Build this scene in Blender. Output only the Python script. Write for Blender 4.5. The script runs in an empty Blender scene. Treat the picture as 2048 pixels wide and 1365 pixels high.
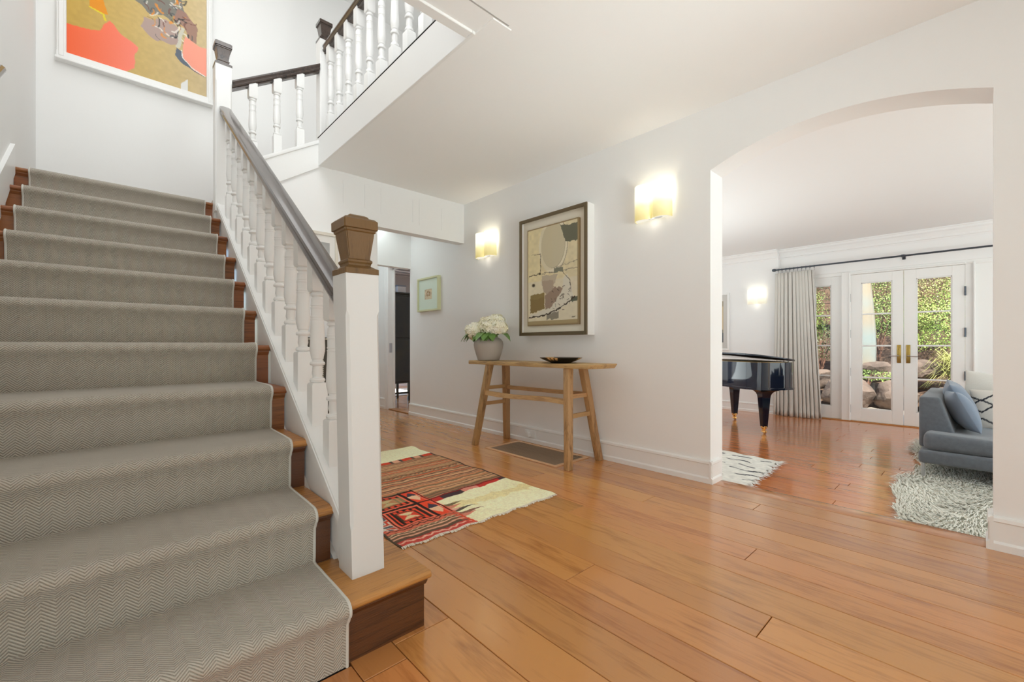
import bpy, bmesh, math, random
import numpy as np
from mathutils import Vector, Matrix
random.seed(7)
S = bpy.context.scene
COL = S.collection
PI = math.pi

# ------------------------------------------------------------------ camera, world, lights, exposure
cam_d = bpy.data.cameras.new('camera'); cam = bpy.data.objects.new('camera', cam_d); COL.objects.link(cam)
F_PX = 869.0
cam_d.sensor_width = 36; cam_d.lens = F_PX/2048*36; cam_d.shift_y = 8.5/2048
cam_d.clip_start = .02; cam_d.clip_end = 300
YAW = math.atan2(941, 869)
cam.location = (0, 0, .95); cam.rotation_euler = (PI/2, 0, YAW-PI/2)
S.camera = cam
S.view_settings.view_transform = 'Standard'; S.view_settings.look = 'None'
S.view_settings.gamma = 1; S.view_settings.use_curve_mapping = False
S.view_settings.exposure = .22
S.cycles.max_bounces = 10; S.cycles.diffuse_bounces = 7; S.cycles.transparent_max_bounces = 12
S.cycles.sample_clamp_indirect = 6; S.cycles.caustics_reflective = False; S.cycles.caustics_refractive = False

w = bpy.data.worlds.new('sky'); S.world = w; w.use_nodes = True
nt = w.node_tree; bg = nt.nodes['Background']
sky = nt.nodes.new('ShaderNodeTexSky'); sky.sky_type = 'NISHITA'; sky.sun_disc = False
sky.sun_elevation = math.radians(55); sky.sun_rotation = math.radians(200)
nt.links.new(sky.outputs[0], bg.inputs[0]); bg.inputs[1].default_value = .40

def area(name, loc, aim, sx, sy, power, color=(1, 1, 1)):
    l = bpy.data.lights.new(name, 'AREA'); l.shape = 'RECTANGLE'; l.size = sx; l.size_y = sy
    l.energy = power; l.color = color
    o = bpy.data.objects.new(name, l); COL.objects.link(o); o.location = loc
    d = Vector(aim)-Vector(loc)
    o.rotation_euler = d.to_track_quat('-Z', 'Y').to_euler()
    return o
sun = bpy.data.lights.new('sun', 'SUN'); sun.energy = 12.0; sun.angle = .01; sun.color = (1, .95, .86)
so = bpy.data.objects.new('sun', sun); COL.objects.link(so)
so.rotation_euler = Vector((.55, .35, -1)).to_track_quat('-Z', 'Y').to_euler()
# fills added out of view for hall and living room; stairwell daylight from above
COOL = (.885, 1, 1.0)
area('entrance_fill', (1.0, -2.1, 1.35), (1.0, 3, 1.6), 3.2, 2.2, 8, COOL)  # added fill behind the camera, no glazed entrance is built there
area('entry_side_fill', (-2.4, -.2, 1.5), (3, 1.4, 1.2), 1.8, 1.8, 19, COOL)  # added fill from the left onto hall wall and stairs
area('hall_ceiling_fill', (.1, -.9, .5), (.9, .5, 2.7), 2.2, 2.0, 25, COOL)  # added fill aimed up at the hall ceiling, not a fixture
bf = area('far_ceiling_fill', (1.3, -1.5, .7), (2.0, 1.9, 2.59), 1.0, 1.0, 8.5, COOL); bf.data.spread = math.radians(60)  # added narrow fill to lift the far ceiling and header
area('stair_skylight', (.5, 3.0, 5.12), (.5, 3.1, 0), 1.6, 3.6, 25, (.97, .99, 1))
area('upper_window_daylight', (.4, 1.45, 4.1), (.2, 4.4, 2.3), 1.7, 1.8, 33, (.97, .99, 1))
area('living_side_fill', (5.6, -3.1, 1.1), (5.6, 2, 1.5), 4.2, 2.2, 76, COOL)  # added fill along the unseen side wall, which has no window
area('living_end_fill', (5.4, 4.9, 1.3), (5.6, 0, 1.6), 3.6, 2.0, 22, COOL)  # added fill at the unseen end wall of the living room
area('living_ceiling_fill', (5.0, 3.2, .9), (5.4, 1.6, 4), 1.8, 1.8, 30, COOL)  # added fill to brighten the living room ceiling
area('side_room_daylight', (4.6, 8.9, 1.6), (3.9, 6.6, .8), 1.6, 1.2, 16)
area('back_hall_daylight', (2.2, 5.4, 2.55), (2.3, 5.4, 0), .9, .9, 10, COOL)

# ------------------------------------------------------------------ helpers
def c(r, g, b):
    f = lambda v: (v/255/12.92) if v/255 <= .04045 else ((v/255+.055)/1.055)**2.4
    return (f(r), f(g), f(b))
def wm(o):
    m = o.matrix_basis.copy()
    if o.parent: m = wm(o.parent) @ o.matrix_parent_inverse @ m
    return m
class M:
    def __init__(s): s.bm = bmesh.new(); s.uv = None
    def box(s, x0, x1, y0, y1, z0, z1, bev=0, seg=1):
        vs = [s.bm.verts.new(p) for p in ((x0,y0,z0),(x1,y0,z0),(x1,y1,z0),(x0,y1,z0),(x0,y0,z1),(x1,y0,z1),(x1,y1,z1),(x0,y1,z1))]
        fs = [s.bm.faces.new([vs[i] for i in q]) for q in ((3,2,1,0),(4,5,6,7),(0,1,5,4),(1,2,6,5),(2,3,7,6),(3,0,4,7))]
        if bev: s._bev(fs, bev, seg)
        return s
    def _bev(s, fs, bev, seg):
        es = list({e for f in fs for e in f.edges})
        bmesh.ops.bevel(s.bm, geom=es, offset=bev, segments=seg, profile=.5, affect='EDGES', clamp_overlap=True)
    def prism(s, poly, axis, a0, a1, bev=0, seg=1):
        # poly in the two other axes (order x<y<z without axis)
        def P(p, a):
            return {'x': (a, p[0], p[1]), 'y': (p[0], a, p[1]), 'z': (p[0], p[1], a)}[axis]
        v0 = [s.bm.verts.new(P(p, a0)) for p in poly]; v1 = [s.bm.verts.new(P(p, a1)) for p in poly]
        n = len(poly); fs = [s.bm.faces.new(v0[::-1]), s.bm.faces.new(v1)]
        for i in range(n): fs.append(s.bm.faces.new((v0[i], v0[(i+1) % n], v1[(i+1) % n], v1[i])))
        bmesh.ops.recalc_face_normals(s.bm, faces=fs)
        if bev: s._bev(fs, bev, seg)
        return s
    def loft(s, rings, cap=True, closed=True):
        R = [[s.bm.verts.new(p) for p in r] for r in rings]; fs = []
        for a, b in zip(R, R[1:]):
            n = len(a)
            for i in range(n if closed else n-1):
                fs.append(s.bm.faces.new((a[i], a[(i+1) % n], b[(i+1) % n], b[i])))
        if cap and closed:
            fs.append(s.bm.faces.new(R[0][::-1])); fs.append(s.bm.faces.new(R[-1]))
        bmesh.ops.recalc_face_normals(s.bm, faces=fs)
        return s
    def squares(s, cx, cy, prof, ch=None):
        # prof: (half, z) or (halfx, halfy, z)
        rings = []
        for p in prof:
            hx, hy, z = (p[0], p[0], p[1]) if len(p) == 2 else p
            rings.append([(cx-hx, cy-hy, z), (cx+hx, cy-hy, z), (cx+hx, cy+hy, z), (cx-hx, cy+hy, z)])
        return s.loft(rings)
    def lathe(s, cx, cy, prof, n=16, cap=True):
        rings = [[(cx+r*math.cos(2*PI*k/n), cy+r*math.sin(2*PI*k/n), z) for k in range(n)] for r, z in prof]
        return s.loft(rings, cap)
    def tube(s, pts, r, n=8, rs=None):
        pts = [Vector(p) for p in pts]; rings = []; up = None
        for i, p in enumerate(pts):
            t = (pts[min(i+1, len(pts)-1)]-pts[max(i-1, 0)]).normalized()
            if up is None:
                up = Vector((0, 0, 1)) if abs(t.z) < .9 else Vector((1, 0, 0))
            a = t.cross(up).normalized(); b = a.cross(t).normalized(); up = b
            rr = rs[i] if rs else r
            rings.append([p+a*rr*math.cos(2*PI*k/n)+b*rr*math.sin(2*PI*k/n) for k in range(n)])
        return s.loft(rings)
    def sweep(s, prof, p0, p1, axis='y'):
        # prof offsets (lateral, z); sheared straight sweep from p0 to p1 with upright ends
        def Q(p, q): return (p[0]+q[0], p[1], p[2]+q[1]) if axis == 'y' else (p[0], p[1]+q[0], p[2]+q[1])
        return s.loft([[Q(p0, q) for q in prof], [Q(p1, q) for q in prof]])
    def build(s, name, mat, parent=None, local=False, smooth=.6, loc=None, kind=None):
        me = bpy.data.meshes.new(name); s.bm.to_mesh(me); s.bm.free()
        return link(name, me, mat, parent, local, smooth, loc, kind)
def link(name, me, mat, parent=None, local=False, smooth=.6, loc=None, kind=None):
    o = bpy.data.objects.new(name, me); COL.objects.link(o)
    if mat is not None: me.materials.append(mat)
    if smooth:
        me.polygons.foreach_set('use_smooth', [True]*len(me.polygons)); me.set_sharp_from_angle(angle=smooth)
    if loc is not None:                       # give the mesh its own origin
        me.transform(Matrix.Translation(-Vector(loc))); o.location = loc
    if parent is not None:
        o.parent = parent
        if not local: o.matrix_parent_inverse = wm(parent).inverted()
    if kind: o['kind'] = kind
    return o
def tag(o, label, cat, group=None, kind=None):
    o['label'] = label; o['category'] = cat
    if group: o['group'] = group
    if kind: o['kind'] = kind
    return o
def thing(name, label, cat, loc, rz=0, group=None, rx=0, ry=0):
    o = bpy.data.objects.new(name, None); COL.objects.link(o); o.empty_display_size = .05
    o.location = loc; o.rotation_euler = (rx, ry, rz)
    return tag(o, label, cat, group)
def struct(o, label=None):
    o['kind'] = 'structure'
    if label: o['label'] = label
    return o
def dup(o, parent=None):
    n = o.copy(); COL.objects.link(n)
    if parent is not None: n.parent = parent
    for ch in [x for x in bpy.data.objects if x.parent == o]:
        dup(ch, n)
    return n

# ------------------------------------------------------------------ materials
def mk(name, col, rough=.5, metal=0, spec=.5, coat=0, bump=None, var=None, sheen=0):
    m = bpy.data.materials.new(name); m.use_nodes = True; t = m.node_tree; b = t.nodes['Principled BSDF']
    b.inputs['Base Color'].default_value = (*col, 1); b.inputs['Roughness'].default_value = rough
    b.inputs['Metallic'].default_value = metal; b.inputs['Specular IOR Level'].default_value = spec
    b.inputs['Coat Weight'].default_value = coat; b.inputs['Coat Roughness'].default_value = .05
    b.inputs['Sheen Weight'].default_value = sheen
    tc = t.nodes.new('ShaderNodeTexCoord')
    if bump:
        n = t.nodes.new('ShaderNodeTexNoise'); n.inputs['Scale'].default_value = bump[0]; n.inputs['Detail'].default_value = 4
        bp = t.nodes.new('ShaderNodeBump'); bp.inputs['Strength'].default_value = bump[1]; bp.inputs['Distance'].default_value = bump[2] if len(bump) > 2 else .01
        t.links.new(tc.outputs['Object'], n.inputs['Vector']); t.links.new(n.outputs[0], bp.inputs['Height']); t.links.new(bp.outputs[0], b.inputs['Normal'])
    if var:
        n = t.nodes.new('ShaderNodeTexNoise'); n.inputs['Scale'].default_value = var[0]; n.inputs['Detail'].default_value = 5
        r = t.nodes.new('ShaderNodeValToRGB'); r.color_ramp.elements[0].position = .3; r.color_ramp.elements[1].position = .7
        r.color_ramp.elements[0].color = (*col, 1); r.color_ramp.elements[1].color = (*var[1], 1)
        t.links.new(tc.outputs['Object'], n.inputs['Vector']); t.links.new(n.outputs[0], r.inputs[0]); t.links.new(r.outputs[0], b.inputs['Base Color'])
    return m
def wood(name, c1, c2, axis='y', scale=6, rough=.3, coat=0, rnd=.25, stretch=14, bumpk=.15, streak=.6, wavy=False):
    m = bpy.data.materials.new(name); m.use_nodes = True; t = m.node_tree; L = t.links.new; N = t.nodes.new
    b = t.nodes['Principled BSDF']; b.inputs['Roughness'].default_value = rough
    b.inputs['Coat Weight'].default_value = coat; b.inputs['Coat Roughness'].default_value = .12
    tc = N('ShaderNodeTexCoord'); oi = N('ShaderNodeObjectInfo')
    off = N('ShaderNodeVectorMath'); off.operation = 'SCALE'; off.inputs[0].default_value = (37, 51, 23)
    L(oi.outputs['Random'], off.inputs['Scale'])
    add = N('ShaderNodeVectorMath'); L(tc.outputs['Object'], add.inputs[0]); L(off.outputs[0], add.inputs[1])
    mp = N('ShaderNodeMapping'); sc = {'x': (1, stretch, stretch), 'y': (stretch, 1, stretch), 'z': (stretch, stretch, 1)}[axis]
    mp.inputs['Scale'].default_value = sc; L(add.outputs[0], mp.inputs[0])
    n1 = N('ShaderNodeTexNoise'); n1.inputs['Scale'].default_value = scale*.35; n1.inputs['Detail'].default_value = 6; n1.inputs['Distortion'].default_value = 1.2
    n2 = N('ShaderNodeTexNoise'); n2.inputs['Scale'].default_value = scale*2.2; n2.inputs['Detail'].default_value = 8
    n3 = N('ShaderNodeTexNoise'); n3.inputs['Scale'].default_value = 1.6; n3.inputs['Detail'].default_value = 2
    L(mp.outputs[0], n1.inputs[0]); L(mp.outputs[0], n2.inputs[0]); L(add.outputs[0], n3.inputs[0])
    mx = N('ShaderNodeMath'); mx.operation = 'MULTIPLY_ADD'; L(n2.outputs[0], mx.inputs[0]); mx.inputs[1].default_value = .5; L(n1.outputs[0], mx.inputs[2])
    mz = N('ShaderNodeMath'); mz.operation = 'MULTIPLY_ADD'; L(n3.outputs[0], mz.inputs[0]); mz.inputs[1].default_value = .5; L(mx.outputs[0], mz.inputs[2])
    r = N('ShaderNodeValToRGB'); r.color_ramp.elements[0].position = .68; r.color_ramp.elements[1].position = 1.28-.28*streak
    r.color_ramp.elements[0].color = (*c2, 1); r.color_ramp.elements[1].color = (*c1, 1); L(mz.outputs[0], r.inputs[0])
    hs = N('ShaderNodeHueSaturation'); L(r.outputs[0], hs.inputs['Color'])
    v = N('ShaderNodeMapRange'); v.inputs['To Min'].default_value = 1-rnd; v.inputs['To Max'].default_value = 1+rnd; L(oi.outputs['Random'], v.inputs[0]); L(v.outputs[0], hs.inputs['Value'])
    h2 = N('ShaderNodeMath'); h2.operation = 'MULTIPLY'; L(oi.outputs['Random'], h2.inputs[0]); h2.inputs[1].default_value = 7.3
    h3 = N('ShaderNodeMath'); h3.operation = 'FRACT'; L(h2.outputs[0], h3.inputs[0])
    hm = N('ShaderNodeMapRange'); hm.inputs['To Min'].default_value = .5-.05*rnd; hm.inputs['To Max'].default_value = .5+.05*rnd; L(h3.outputs[0], hm.inputs[0]); L(hm.outputs[0], hs.inputs['Hue'])
    L(hs.outputs[0], b.inputs['Base Color'])
    bp = N('ShaderNodeBump'); bp.inputs['Strength'].default_value = bumpk; bp.inputs['Distance'].default_value = .004
    if wavy:
        n4 = N('ShaderNodeTexNoise'); n4.inputs['Scale'].default_value = 5; n4.inputs['Detail'].default_value = 3
        mp4 = N('ShaderNodeMapping'); mp4.inputs['Scale'].default_value = (2.2, .7, 1); L(add.outputs[0], mp4.inputs[0]); L(mp4.outputs[0], n4.inputs[0])
        ma = N('ShaderNodeMath'); ma.operation = 'MULTIPLY_ADD'; L(n4.outputs[0], ma.inputs[0]); ma.inputs[1].default_value = 2.2; L(n2.outputs[0], ma.inputs[2]); L(ma.outputs[0], bp.inputs['Height'])
        rr = N('ShaderNodeMapRange'); rr.inputs['To Min'].default_value = rough-.05; rr.inputs['To Max'].default_value = rough+.1; L(n1.outputs[0], rr.inputs[0]); L(rr.outputs[0], b.inputs['Roughness'])
    else: L(n2.outputs[0], bp.inputs['Height'])
    L(bp.outputs[0], b.inputs['Normal'])
    return m
def vcol(name, rough=.8, bump=0, sheen=0):
    m = bpy.data.materials.new(name); m.use_nodes = True; t = m.node_tree; b = t.nodes['Principled BSDF']
    a = t.nodes.new('ShaderNodeVertexColor'); a.layer_name = 'print'; t.links.new(a.outputs[0], b.inputs['Base Color'])
    b.inputs['Roughness'].default_value = rough; b.inputs['Specular IOR Level'].default_value = .2
    if bump:
        tc = t.nodes.new('ShaderNodeTexCoord'); n = t.nodes.new('ShaderNodeTexNoise'); n.inputs['Scale'].default_value = 180
        bp = t.nodes.new('ShaderNodeBump'); bp.inputs['Strength'].default_value = bump; bp.inputs['Distance'].default_value = .003
        t.links.new(tc.outputs['Object'], n.inputs[0]); t.links.new(n.outputs[0], bp.inputs['Height']); t.links.new(bp.outputs[0], b.inputs['Normal'])
    return m
def emis(name, col, st):
    m = bpy.data.materials.new(name); m.use_nodes = True; t = m.node_tree; t.nodes.remove(t.nodes['Principled BSDF'])
    e = t.nodes.new('ShaderNodeEmission'); e.inputs[0].default_value = (*col, 1); e.inputs[1].default_value = st
    t.links.new(e.outputs[0], t.nodes['Material Output'].inputs[0]); return m
def glassmat():
    m = bpy.data.materials.new('clear_glass'); m.use_nodes = True; t = m.node_tree; t.nodes.remove(t.nodes['Principled BSDF'])
    tr = t.nodes.new('ShaderNodeBsdfTransparent'); tr.inputs[0].default_value = (.97, .98, .97, 1)
    gl = t.nodes.new('ShaderNodeBsdfGlossy'); gl.inputs['Roughness'].default_value = .02
    fr = t.nodes.new('ShaderNodeFresnel'); fr.inputs[0].default_value = 1.45
    mx = t.nodes.new('ShaderNodeMixShader'); L = t.links.new
    L(fr.outputs[0], mx.inputs[0]); L(tr.outputs[0], mx.inputs[1]); L(gl.outputs[0], mx.inputs[2]); L(mx.outputs[0], t.nodes['Material Output'].inputs[0])
    return m
PLASTER = mk('wall_plaster', (.87, .87, .865), .75, spec=.25, bump=(5, .22, .02))
CEIL = mk('ceiling_plaster', (.91, .91, .90), .8, spec=.2, bump=(3, .12, .02))
STAIRWALL = mk('stairwell_plaster', (.87, .87, .86), .75, spec=.25, bump=(5, .12, .02))
LIVWALL = mk('living_plaster', (.87, .87, .87), .75, spec=.25, bump=(5, .12, .02))
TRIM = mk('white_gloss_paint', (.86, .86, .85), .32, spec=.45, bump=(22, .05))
NEWELW = mk('newel_paint_shaded', (.70, .70, .69), .35, spec=.45, bump=(22, .06))  # same white as the trim, darkened to carry the newel's shade in colour
DARKGAP = mk('dark_gap', (.02, .018, .015), .7)
FLOORW = wood('floor_planks', c(204, 140, 78), c(166, 106, 54), 'y', 5, .21, .55, .13, 9, .12, .4, True)
LIVFLOOR = wood('living_planks', c(198, 122, 68), c(150, 82, 40), 'y', 5, .18, .6, .1, 9, .1, .4, True)
SUBFLOOR = mk('subfloor', (.03, .015, .008), .8)
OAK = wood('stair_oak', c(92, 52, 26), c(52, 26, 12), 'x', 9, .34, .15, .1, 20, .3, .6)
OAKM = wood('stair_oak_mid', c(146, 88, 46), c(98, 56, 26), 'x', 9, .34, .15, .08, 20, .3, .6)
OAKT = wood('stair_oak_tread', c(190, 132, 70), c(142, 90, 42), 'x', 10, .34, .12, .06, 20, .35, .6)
CAPW = wood('newel_cap_oak', c(112, 82, 44), c(82, 56, 26), 'z', 12, .38, .1, .05, 10, .2, .6)
RAILW = wood('handrail_walnut', c(74, 60, 52), c(34, 26, 23), 'y', 7, .24, .5, .05, 12, .08, .6)
BENCHW = wood('bench_elm', c(196, 160, 112), c(126, 90, 54), 'y', 9, .5, 0, .1, 11, .4, .6)
BENCHZ = wood('bench_elm_legs', c(182, 144, 98), c(116, 82, 48), 'z', 9, .5, 0, .1, 11, .4, .6)
BINDING = mk('runner_binding', c(205, 202, 194), .9, bump=(120, .3, .003))
BRASS = mk('aged_brass', c(176, 150, 84), .3, 1)
GOLD = mk('polished_brass', c(228, 178, 110), .15, 1)
IRON = mk('dark_iron', c(78, 84, 92), .4, .7)
STEEL = mk('satin_steel', c(190, 192, 196), .3, 1)
GLASS = glassmat()

# herringbone carpet: uv in metres
def carpet():
    m = bpy.data.materials.new('herringbone_carpet'); m.use_nodes = True; t = m.node_tree; L = t.links.new; N = t.nodes.new
    b = t.nodes['Principled BSDF']; b.inputs['Roughness'].default_value = .95; b.inputs['Specular IOR Level'].default_value = .1; b.inputs['Sheen Weight'].default_value = .25
    uv = N('ShaderNodeUVMap'); uv.uv_map = 'UVMap'; sp = N('ShaderNodeSeparateXYZ'); L(uv.outputs[0], sp.inputs[0])
    def math_(op, a, bb=None, cc=None):
        n = N('ShaderNodeMath'); n.operation = op
        for i, v in enumerate((a, bb, cc)):
            if v is None: continue
            if isinstance(v, (int, float)): n.inputs[i].default_value = v
            else: L(v, n.inputs[i])
        return n.outputs[0]
    tri = math_('PINGPONG', sp.outputs[0], .026)
    k = math_('MULTIPLY_ADD', tri, .95, sp.outputs[1])
    ph = math_('MULTIPLY', k, 2*PI/.0088)
    s = math_('SINE', ph)
    s01 = math_('MULTIPLY_ADD', s, .5, .5)
    nz = N('ShaderNodeTexNoise'); nz.inputs['Scale'].default_value = 420; L(uv.outputs[0], nz.inputs[0])
    nz2 = N('ShaderNodeTexNoise'); nz2.inputs['Scale'].default_value = 9; L(uv.outputs[0], nz2.inputs[0])
    h = math_('MULTIPLY_ADD', nz.outputs[0], .6, s01)
    r = N('ShaderNodeValToRGB'); r.color_ramp.elements[0].position = .25; r.color_ramp.elements[1].position = .95
    r.color_ramp.elements[0].color = (*c(140, 132, 119), 1); r.color_ramp.elements[1].color = (*c(194, 186, 173), 1); L(h, r.inputs[0])
    hs = N('ShaderNodeHueSaturation'); L(r.outputs[0], hs.inputs['Color'])
    v = N('ShaderNodeMapRange'); v.inputs['To Min'].default_value = .94; v.inputs['To Max'].default_value = 1.06; L(nz2.outputs[0], v.inputs[0]); L(v.outputs[0], hs.inputs['Value'])
    L(hs.outputs[0], b.inputs['Base Color'])
    bp = N('ShaderNodeBump'); bp.inputs['Strength'].default_value = .7; bp.inputs['Distance'].default_value = .0035
    L(h, bp.inputs['Height']); L(bp.outputs[0], b.inputs['Normal'])
    return m
CARPET = carpet()

# ------------------------------------------------------------------ hall and living room shell
W = 3.03; HC = 2.59; TOP = 5.2
ARCH = [(-.035, 2.155)]
def arch_pts(y0, y1, z0, sag, n=22):
    h = (y1-y0)/2; r = (h*h+sag*sag)/(2*sag); zc = z0+sag-r; cy = (y0+y1)/2; a = math.asin(h/r)
    return [(cy+r*math.sin(-a+2*a*i/n), zc+r*math.cos(-a+2*a*i/n)) for i in range(n+1)]
m = M(); m.prism([(-2.2, -.19), (-.035, -.19)]+arch_pts(-.035, 1.27, 2.155, .135)+[(1.27, -.19), (4.6, -.19), (4.6, TOP), (-2.2, TOP)], 'x', W, W+.2)
bmesh.ops.triangulate(m.bm, faces=[f for f in m.bm.faces if len(f.verts) > 4])
struct(m.build('wall_right', PLASTER))
m = M(); m.prism([(4.6, -.01), (5.353, -.01), (5.353, 2.1), (5.968, 2.1), (5.968, -.01), (6.41, -.01), (6.41, TOP), (4.6, TOP)], 'x', W, W+.1)
bmesh.ops.triangulate(m.bm, faces=[f for f in m.bm.faces if len(f.verts) > 4])
struct(m.build('wall_right', PLASTER))
# header wall under the short flight, with the opening to the back hall
HY = 4.107
m = M(); m.prism([(.60, -.01), (1.96, -.01), (1.96, 2.139), (W, 2.139), (W, HC), (1.404, HC), (1.06, 2.36), (.72, 2.13), (.60, 2.08)], 'y', HY, HY+.115)
bmesh.ops.triangulate(m.bm, faces=[f for f in m.bm.faces if len(f.verts) > 4])
header = struct(m.build('wall_middle', PLASTER))
# faint raised plaster battens on the header
for x, z0, z1 in ((1.62, 2.30, 2.52), (1.83, 2.30, 2.53), (2.0, 2.27, 2.53), (2.36, 2.26, 2.50), (2.44, 2.24, 2.52), (2.72, 2.24, 2.48)):
    mm = M(); mm.box(x-.004, x+.004, HY-.0035, HY+.002, z0, z1, .0015); mm.build('plaster_ridge', PLASTER, header)
struct(M().box(1.05, W, 6.31, 6.41, -.01, HC).build('wall_back', PLASTER))
struct(M().box(1.05, 1.15, HY+.115, 6.31, -.01, HC).build('wall_passage', PLASTER))
struct(M().box(-.6, W, 5.33, 5.43, 2.0, TOP).build('wall_landing', STAIRWALL))
struct(M().box(-.6, -.457, 1.0, 5.43, -.01, TOP).build('wall_left', STAIRWALL))
struct(M().box(-2.5, -.457, .9, 1.0, -.01, HC).build('wall_entry', PLASTER))
struct(M().box(-2.6, -2.5, -2.2, 1.0, -.01, HC).build('wall_side', PLASTER))
struct(M().box(-2.6, W+.2, -2.32, -2.2, -.2, TOP).build('wall_front', PLASTER))
# ceiling slab round the stairwell opening, upper storey closed above
struct(M().box(1.404, W, 1.80, 6.31, HC, 2.835).build('ceiling', CEIL))
struct(M().box(-2.5, W, -2.2, 1.80, HC, 2.835).build('ceiling', CEIL))
struct(M().box(-.6, W+.1, 1.3, 5.43, TOP, TOP+.1).build('ceiling', STAIRWALL))
struct(M().box(-.6, W, 1.3, 1.4, 2.835, TOP).build('wall_upper', STAIRWALL))
# stairwell edge: fascia, near edge trim, soffit strip and panel joints
struct(M().box(1.384, 1.4045, 1.801, HY, 2.5765, 2.834, .003).build('trim_1', TRIM))
struct(M().box(-.457, 1.383, 1.801, 1.86, 2.578, 2.838, .003).build('trim_2', TRIM))
struct(M().box(1.404, 1.53, 1.66, HY, 2.585, 2.592, .002).build('trim_3', CEIL))
struct(M().box(1.382, 1.50, 1.865, HY, 2.8355, 2.840).build('trim_4', DARKGAP))
struct(M().box(-.457, 1.50, 1.645, 1.653, 2.5885, 2.592).build('trim_5', mk('joint_shadow', (.45, .44, .43), .8)))
# living room (floor a step lower), French wall beyond
LF = -.19; LC = 2.52; FX = 8.16
m = M(); m.prism([(-3.2, LF-.02), (-.42, LF-.02), (-.42, 2.06), (1.84, 2.06), (1.84, LF-.02), (2.28, LF-.02), (2.28, LC+.1), (-3.2, LC+.1)], 'x', FX, FX+.16)
bmesh.ops.triangulate(m.bm, faces=[f for f in m.bm.faces if len(f.verts) > 4])
struct(m.build('wall_far', LIVWALL))
struct(M().box(8.08, FX+.16, 2.28, 5.0, LF-.02, LC+.1).build('wall_far', LIVWALL))
struct(M().box(W+.2, 8.08, 5.0, 5.1, LF-.02, LC+.1).build('wall_living', LIVWALL))
struct(M().box(W+.2, FX+.16, -3.3, -3.2, LF-.02, LC+.1).build('wall_living', LIVWALL))
struct(M().box(W+.2, FX+.16, -3.3, 5.1, LC, LC+.12).build('ceiling', LIVWALL))
# crown mouldings
CR = [(0, -.15), (-.012, -.15), (-.016, -.135), (-.03, -.128), (-.034, -.10), (-.06, -.06), (-.085, -.045), (-.09, -.02), (-.105, -.012), (-.105, 0), (0, 0)]
m = M(); m.sweep(CR, (FX, -3.2, LC), (FX, 2.28, LC)); struct(m.build('trim_6', LIVWALL, smooth=.3))
m = M(); m.sweep(CR, (8.08, 2.28, LC), (8.08, 5.0, LC)); struct(m.build('trim_7', LIVWALL, smooth=.3))
# baseboards with cap and shoe
BB = [(0, 0), (-.024, 0), (-.024, .032), (-.014, .042), (-.014, .128), (-.02, .134), (-.018, .148), (-.004, .156), (0, .156)]
def base_y(name, x, y0, y1, z=0, sgn=1):
    m = M(); m.sweep([(a*sgn, b) for a, b in BB], (x, y0, z), (x, y1, z)); return struct(m.build(name, TRIM, smooth=.3))
def base_x(name, y, x0, x1, z=0, sgn=1):
    m = M(); m.sweep([(a*sgn, b) for a, b in BB], (x0, y, z), (x1, y, z), 'x'); return struct(m.build(name, TRIM, smooth=.3))
base_y('baseboard_right', W, 1.252, 5.353)
base_y('baseboard_right', W, -2.2, -.017)
base_y('baseboard_right', W, 6.07, 6.31)
base_x('baseboard_arch', 1.27, W-.0243, W+.135)
base_x('baseboard_arch', -.035, W-.0243, W+.135, sgn=-1)
base_x('baseboard_back', 6.31, 1.15, W-.02)
base_x('baseboard_middle', HY, 1.2, 1.984)
base_y('baseboard_middle', 1.96, HY-.024, HY+.139, sgn=-1)
base_y('baseboard_far', 8.08, 2.28, 5.0, LF)
# far doorway trim in the hall wall
CAS = [(0, 0), (-.014, 0), (-.02, .012), (-.02, .075), (-.026, .08), (-.026, .095), (0, .095)]
m = M(); m.loft([[(W+a, 5.968+b, 0) for a, b in CAS], [(W+a, 5.968+b, 2.1+b) for a, b in CAS]]); m.loft([[(W+a, 5.968+b, 2.1+b) for a, b in CAS], [(W+a, 5.36, 2.1+b) for a, b in CAS]])
m.box(W+.06, W+.085, 5.943, 5.968, 0, 2.1, .002); m.box(W+.06, W+.085, 5.353, 5.968, 2.075, 2.1, .002)
door_far = struct(m.build('door_3', TRIM, smooth=.3))
M().box(W+.005, W+.05, 5.9655, 5.9685, .84, .98, .001).build('strike_plate', STEEL, door_far)
struct(M().box(W-.01, W+.11, 5.36, 5.968, .0, .012, .004).build('trim_8', OAKT))

# ------------------------------------------------------------------ plank floors
def plank(parent, mat, x0, x1, y0, y1, z, th=.02):
    g = .0014; m = M(); m.box(x0+g, x1-g, y0+g, y1-g, z-th, z, .0016)
    return m.build('plank', mat, parent, loc=((x0+x1)/2, (y0+y1)/2, z))
hall = struct(M().box(-2.5, 3.155, -2.2, 6.31, -.06, -.0175).build('floor', SUBFLOOR))
SEAMS = [-2.5, -2.3, -2.07, -1.86, -1.6, -1.38, -1.15, -.95, -.7, -.46, -.27, -.06, .13, .34, .525, .662, .868, 1.037, 1.215, 1.348, 1.543, 1.70, 1.912, 2.06, 2.215, 2.365, 2.515, 2.72, 2.85, 3.02]
CUTS = {14: [1.185, -.9], 15: [1.264, -.3], 16: [-1.2, 1.9, 4.4], 17: [-.4, 2.9], 18: [-1.3, 3.3], 19: [1.141, -.6, 3.9], 20: [.50, 4.0], 21: [-.5, 2.6, 5.0], 22: [1.6, -1.0, 4.2], 23: [.715, 3.4], 24: [2.2, -.8, 4.9], 25: [1.4, 3.7], 26: [-.2, 2.9], 27: [.9, 4.3], 28: [2.0, -.6, 5.2]}
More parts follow.
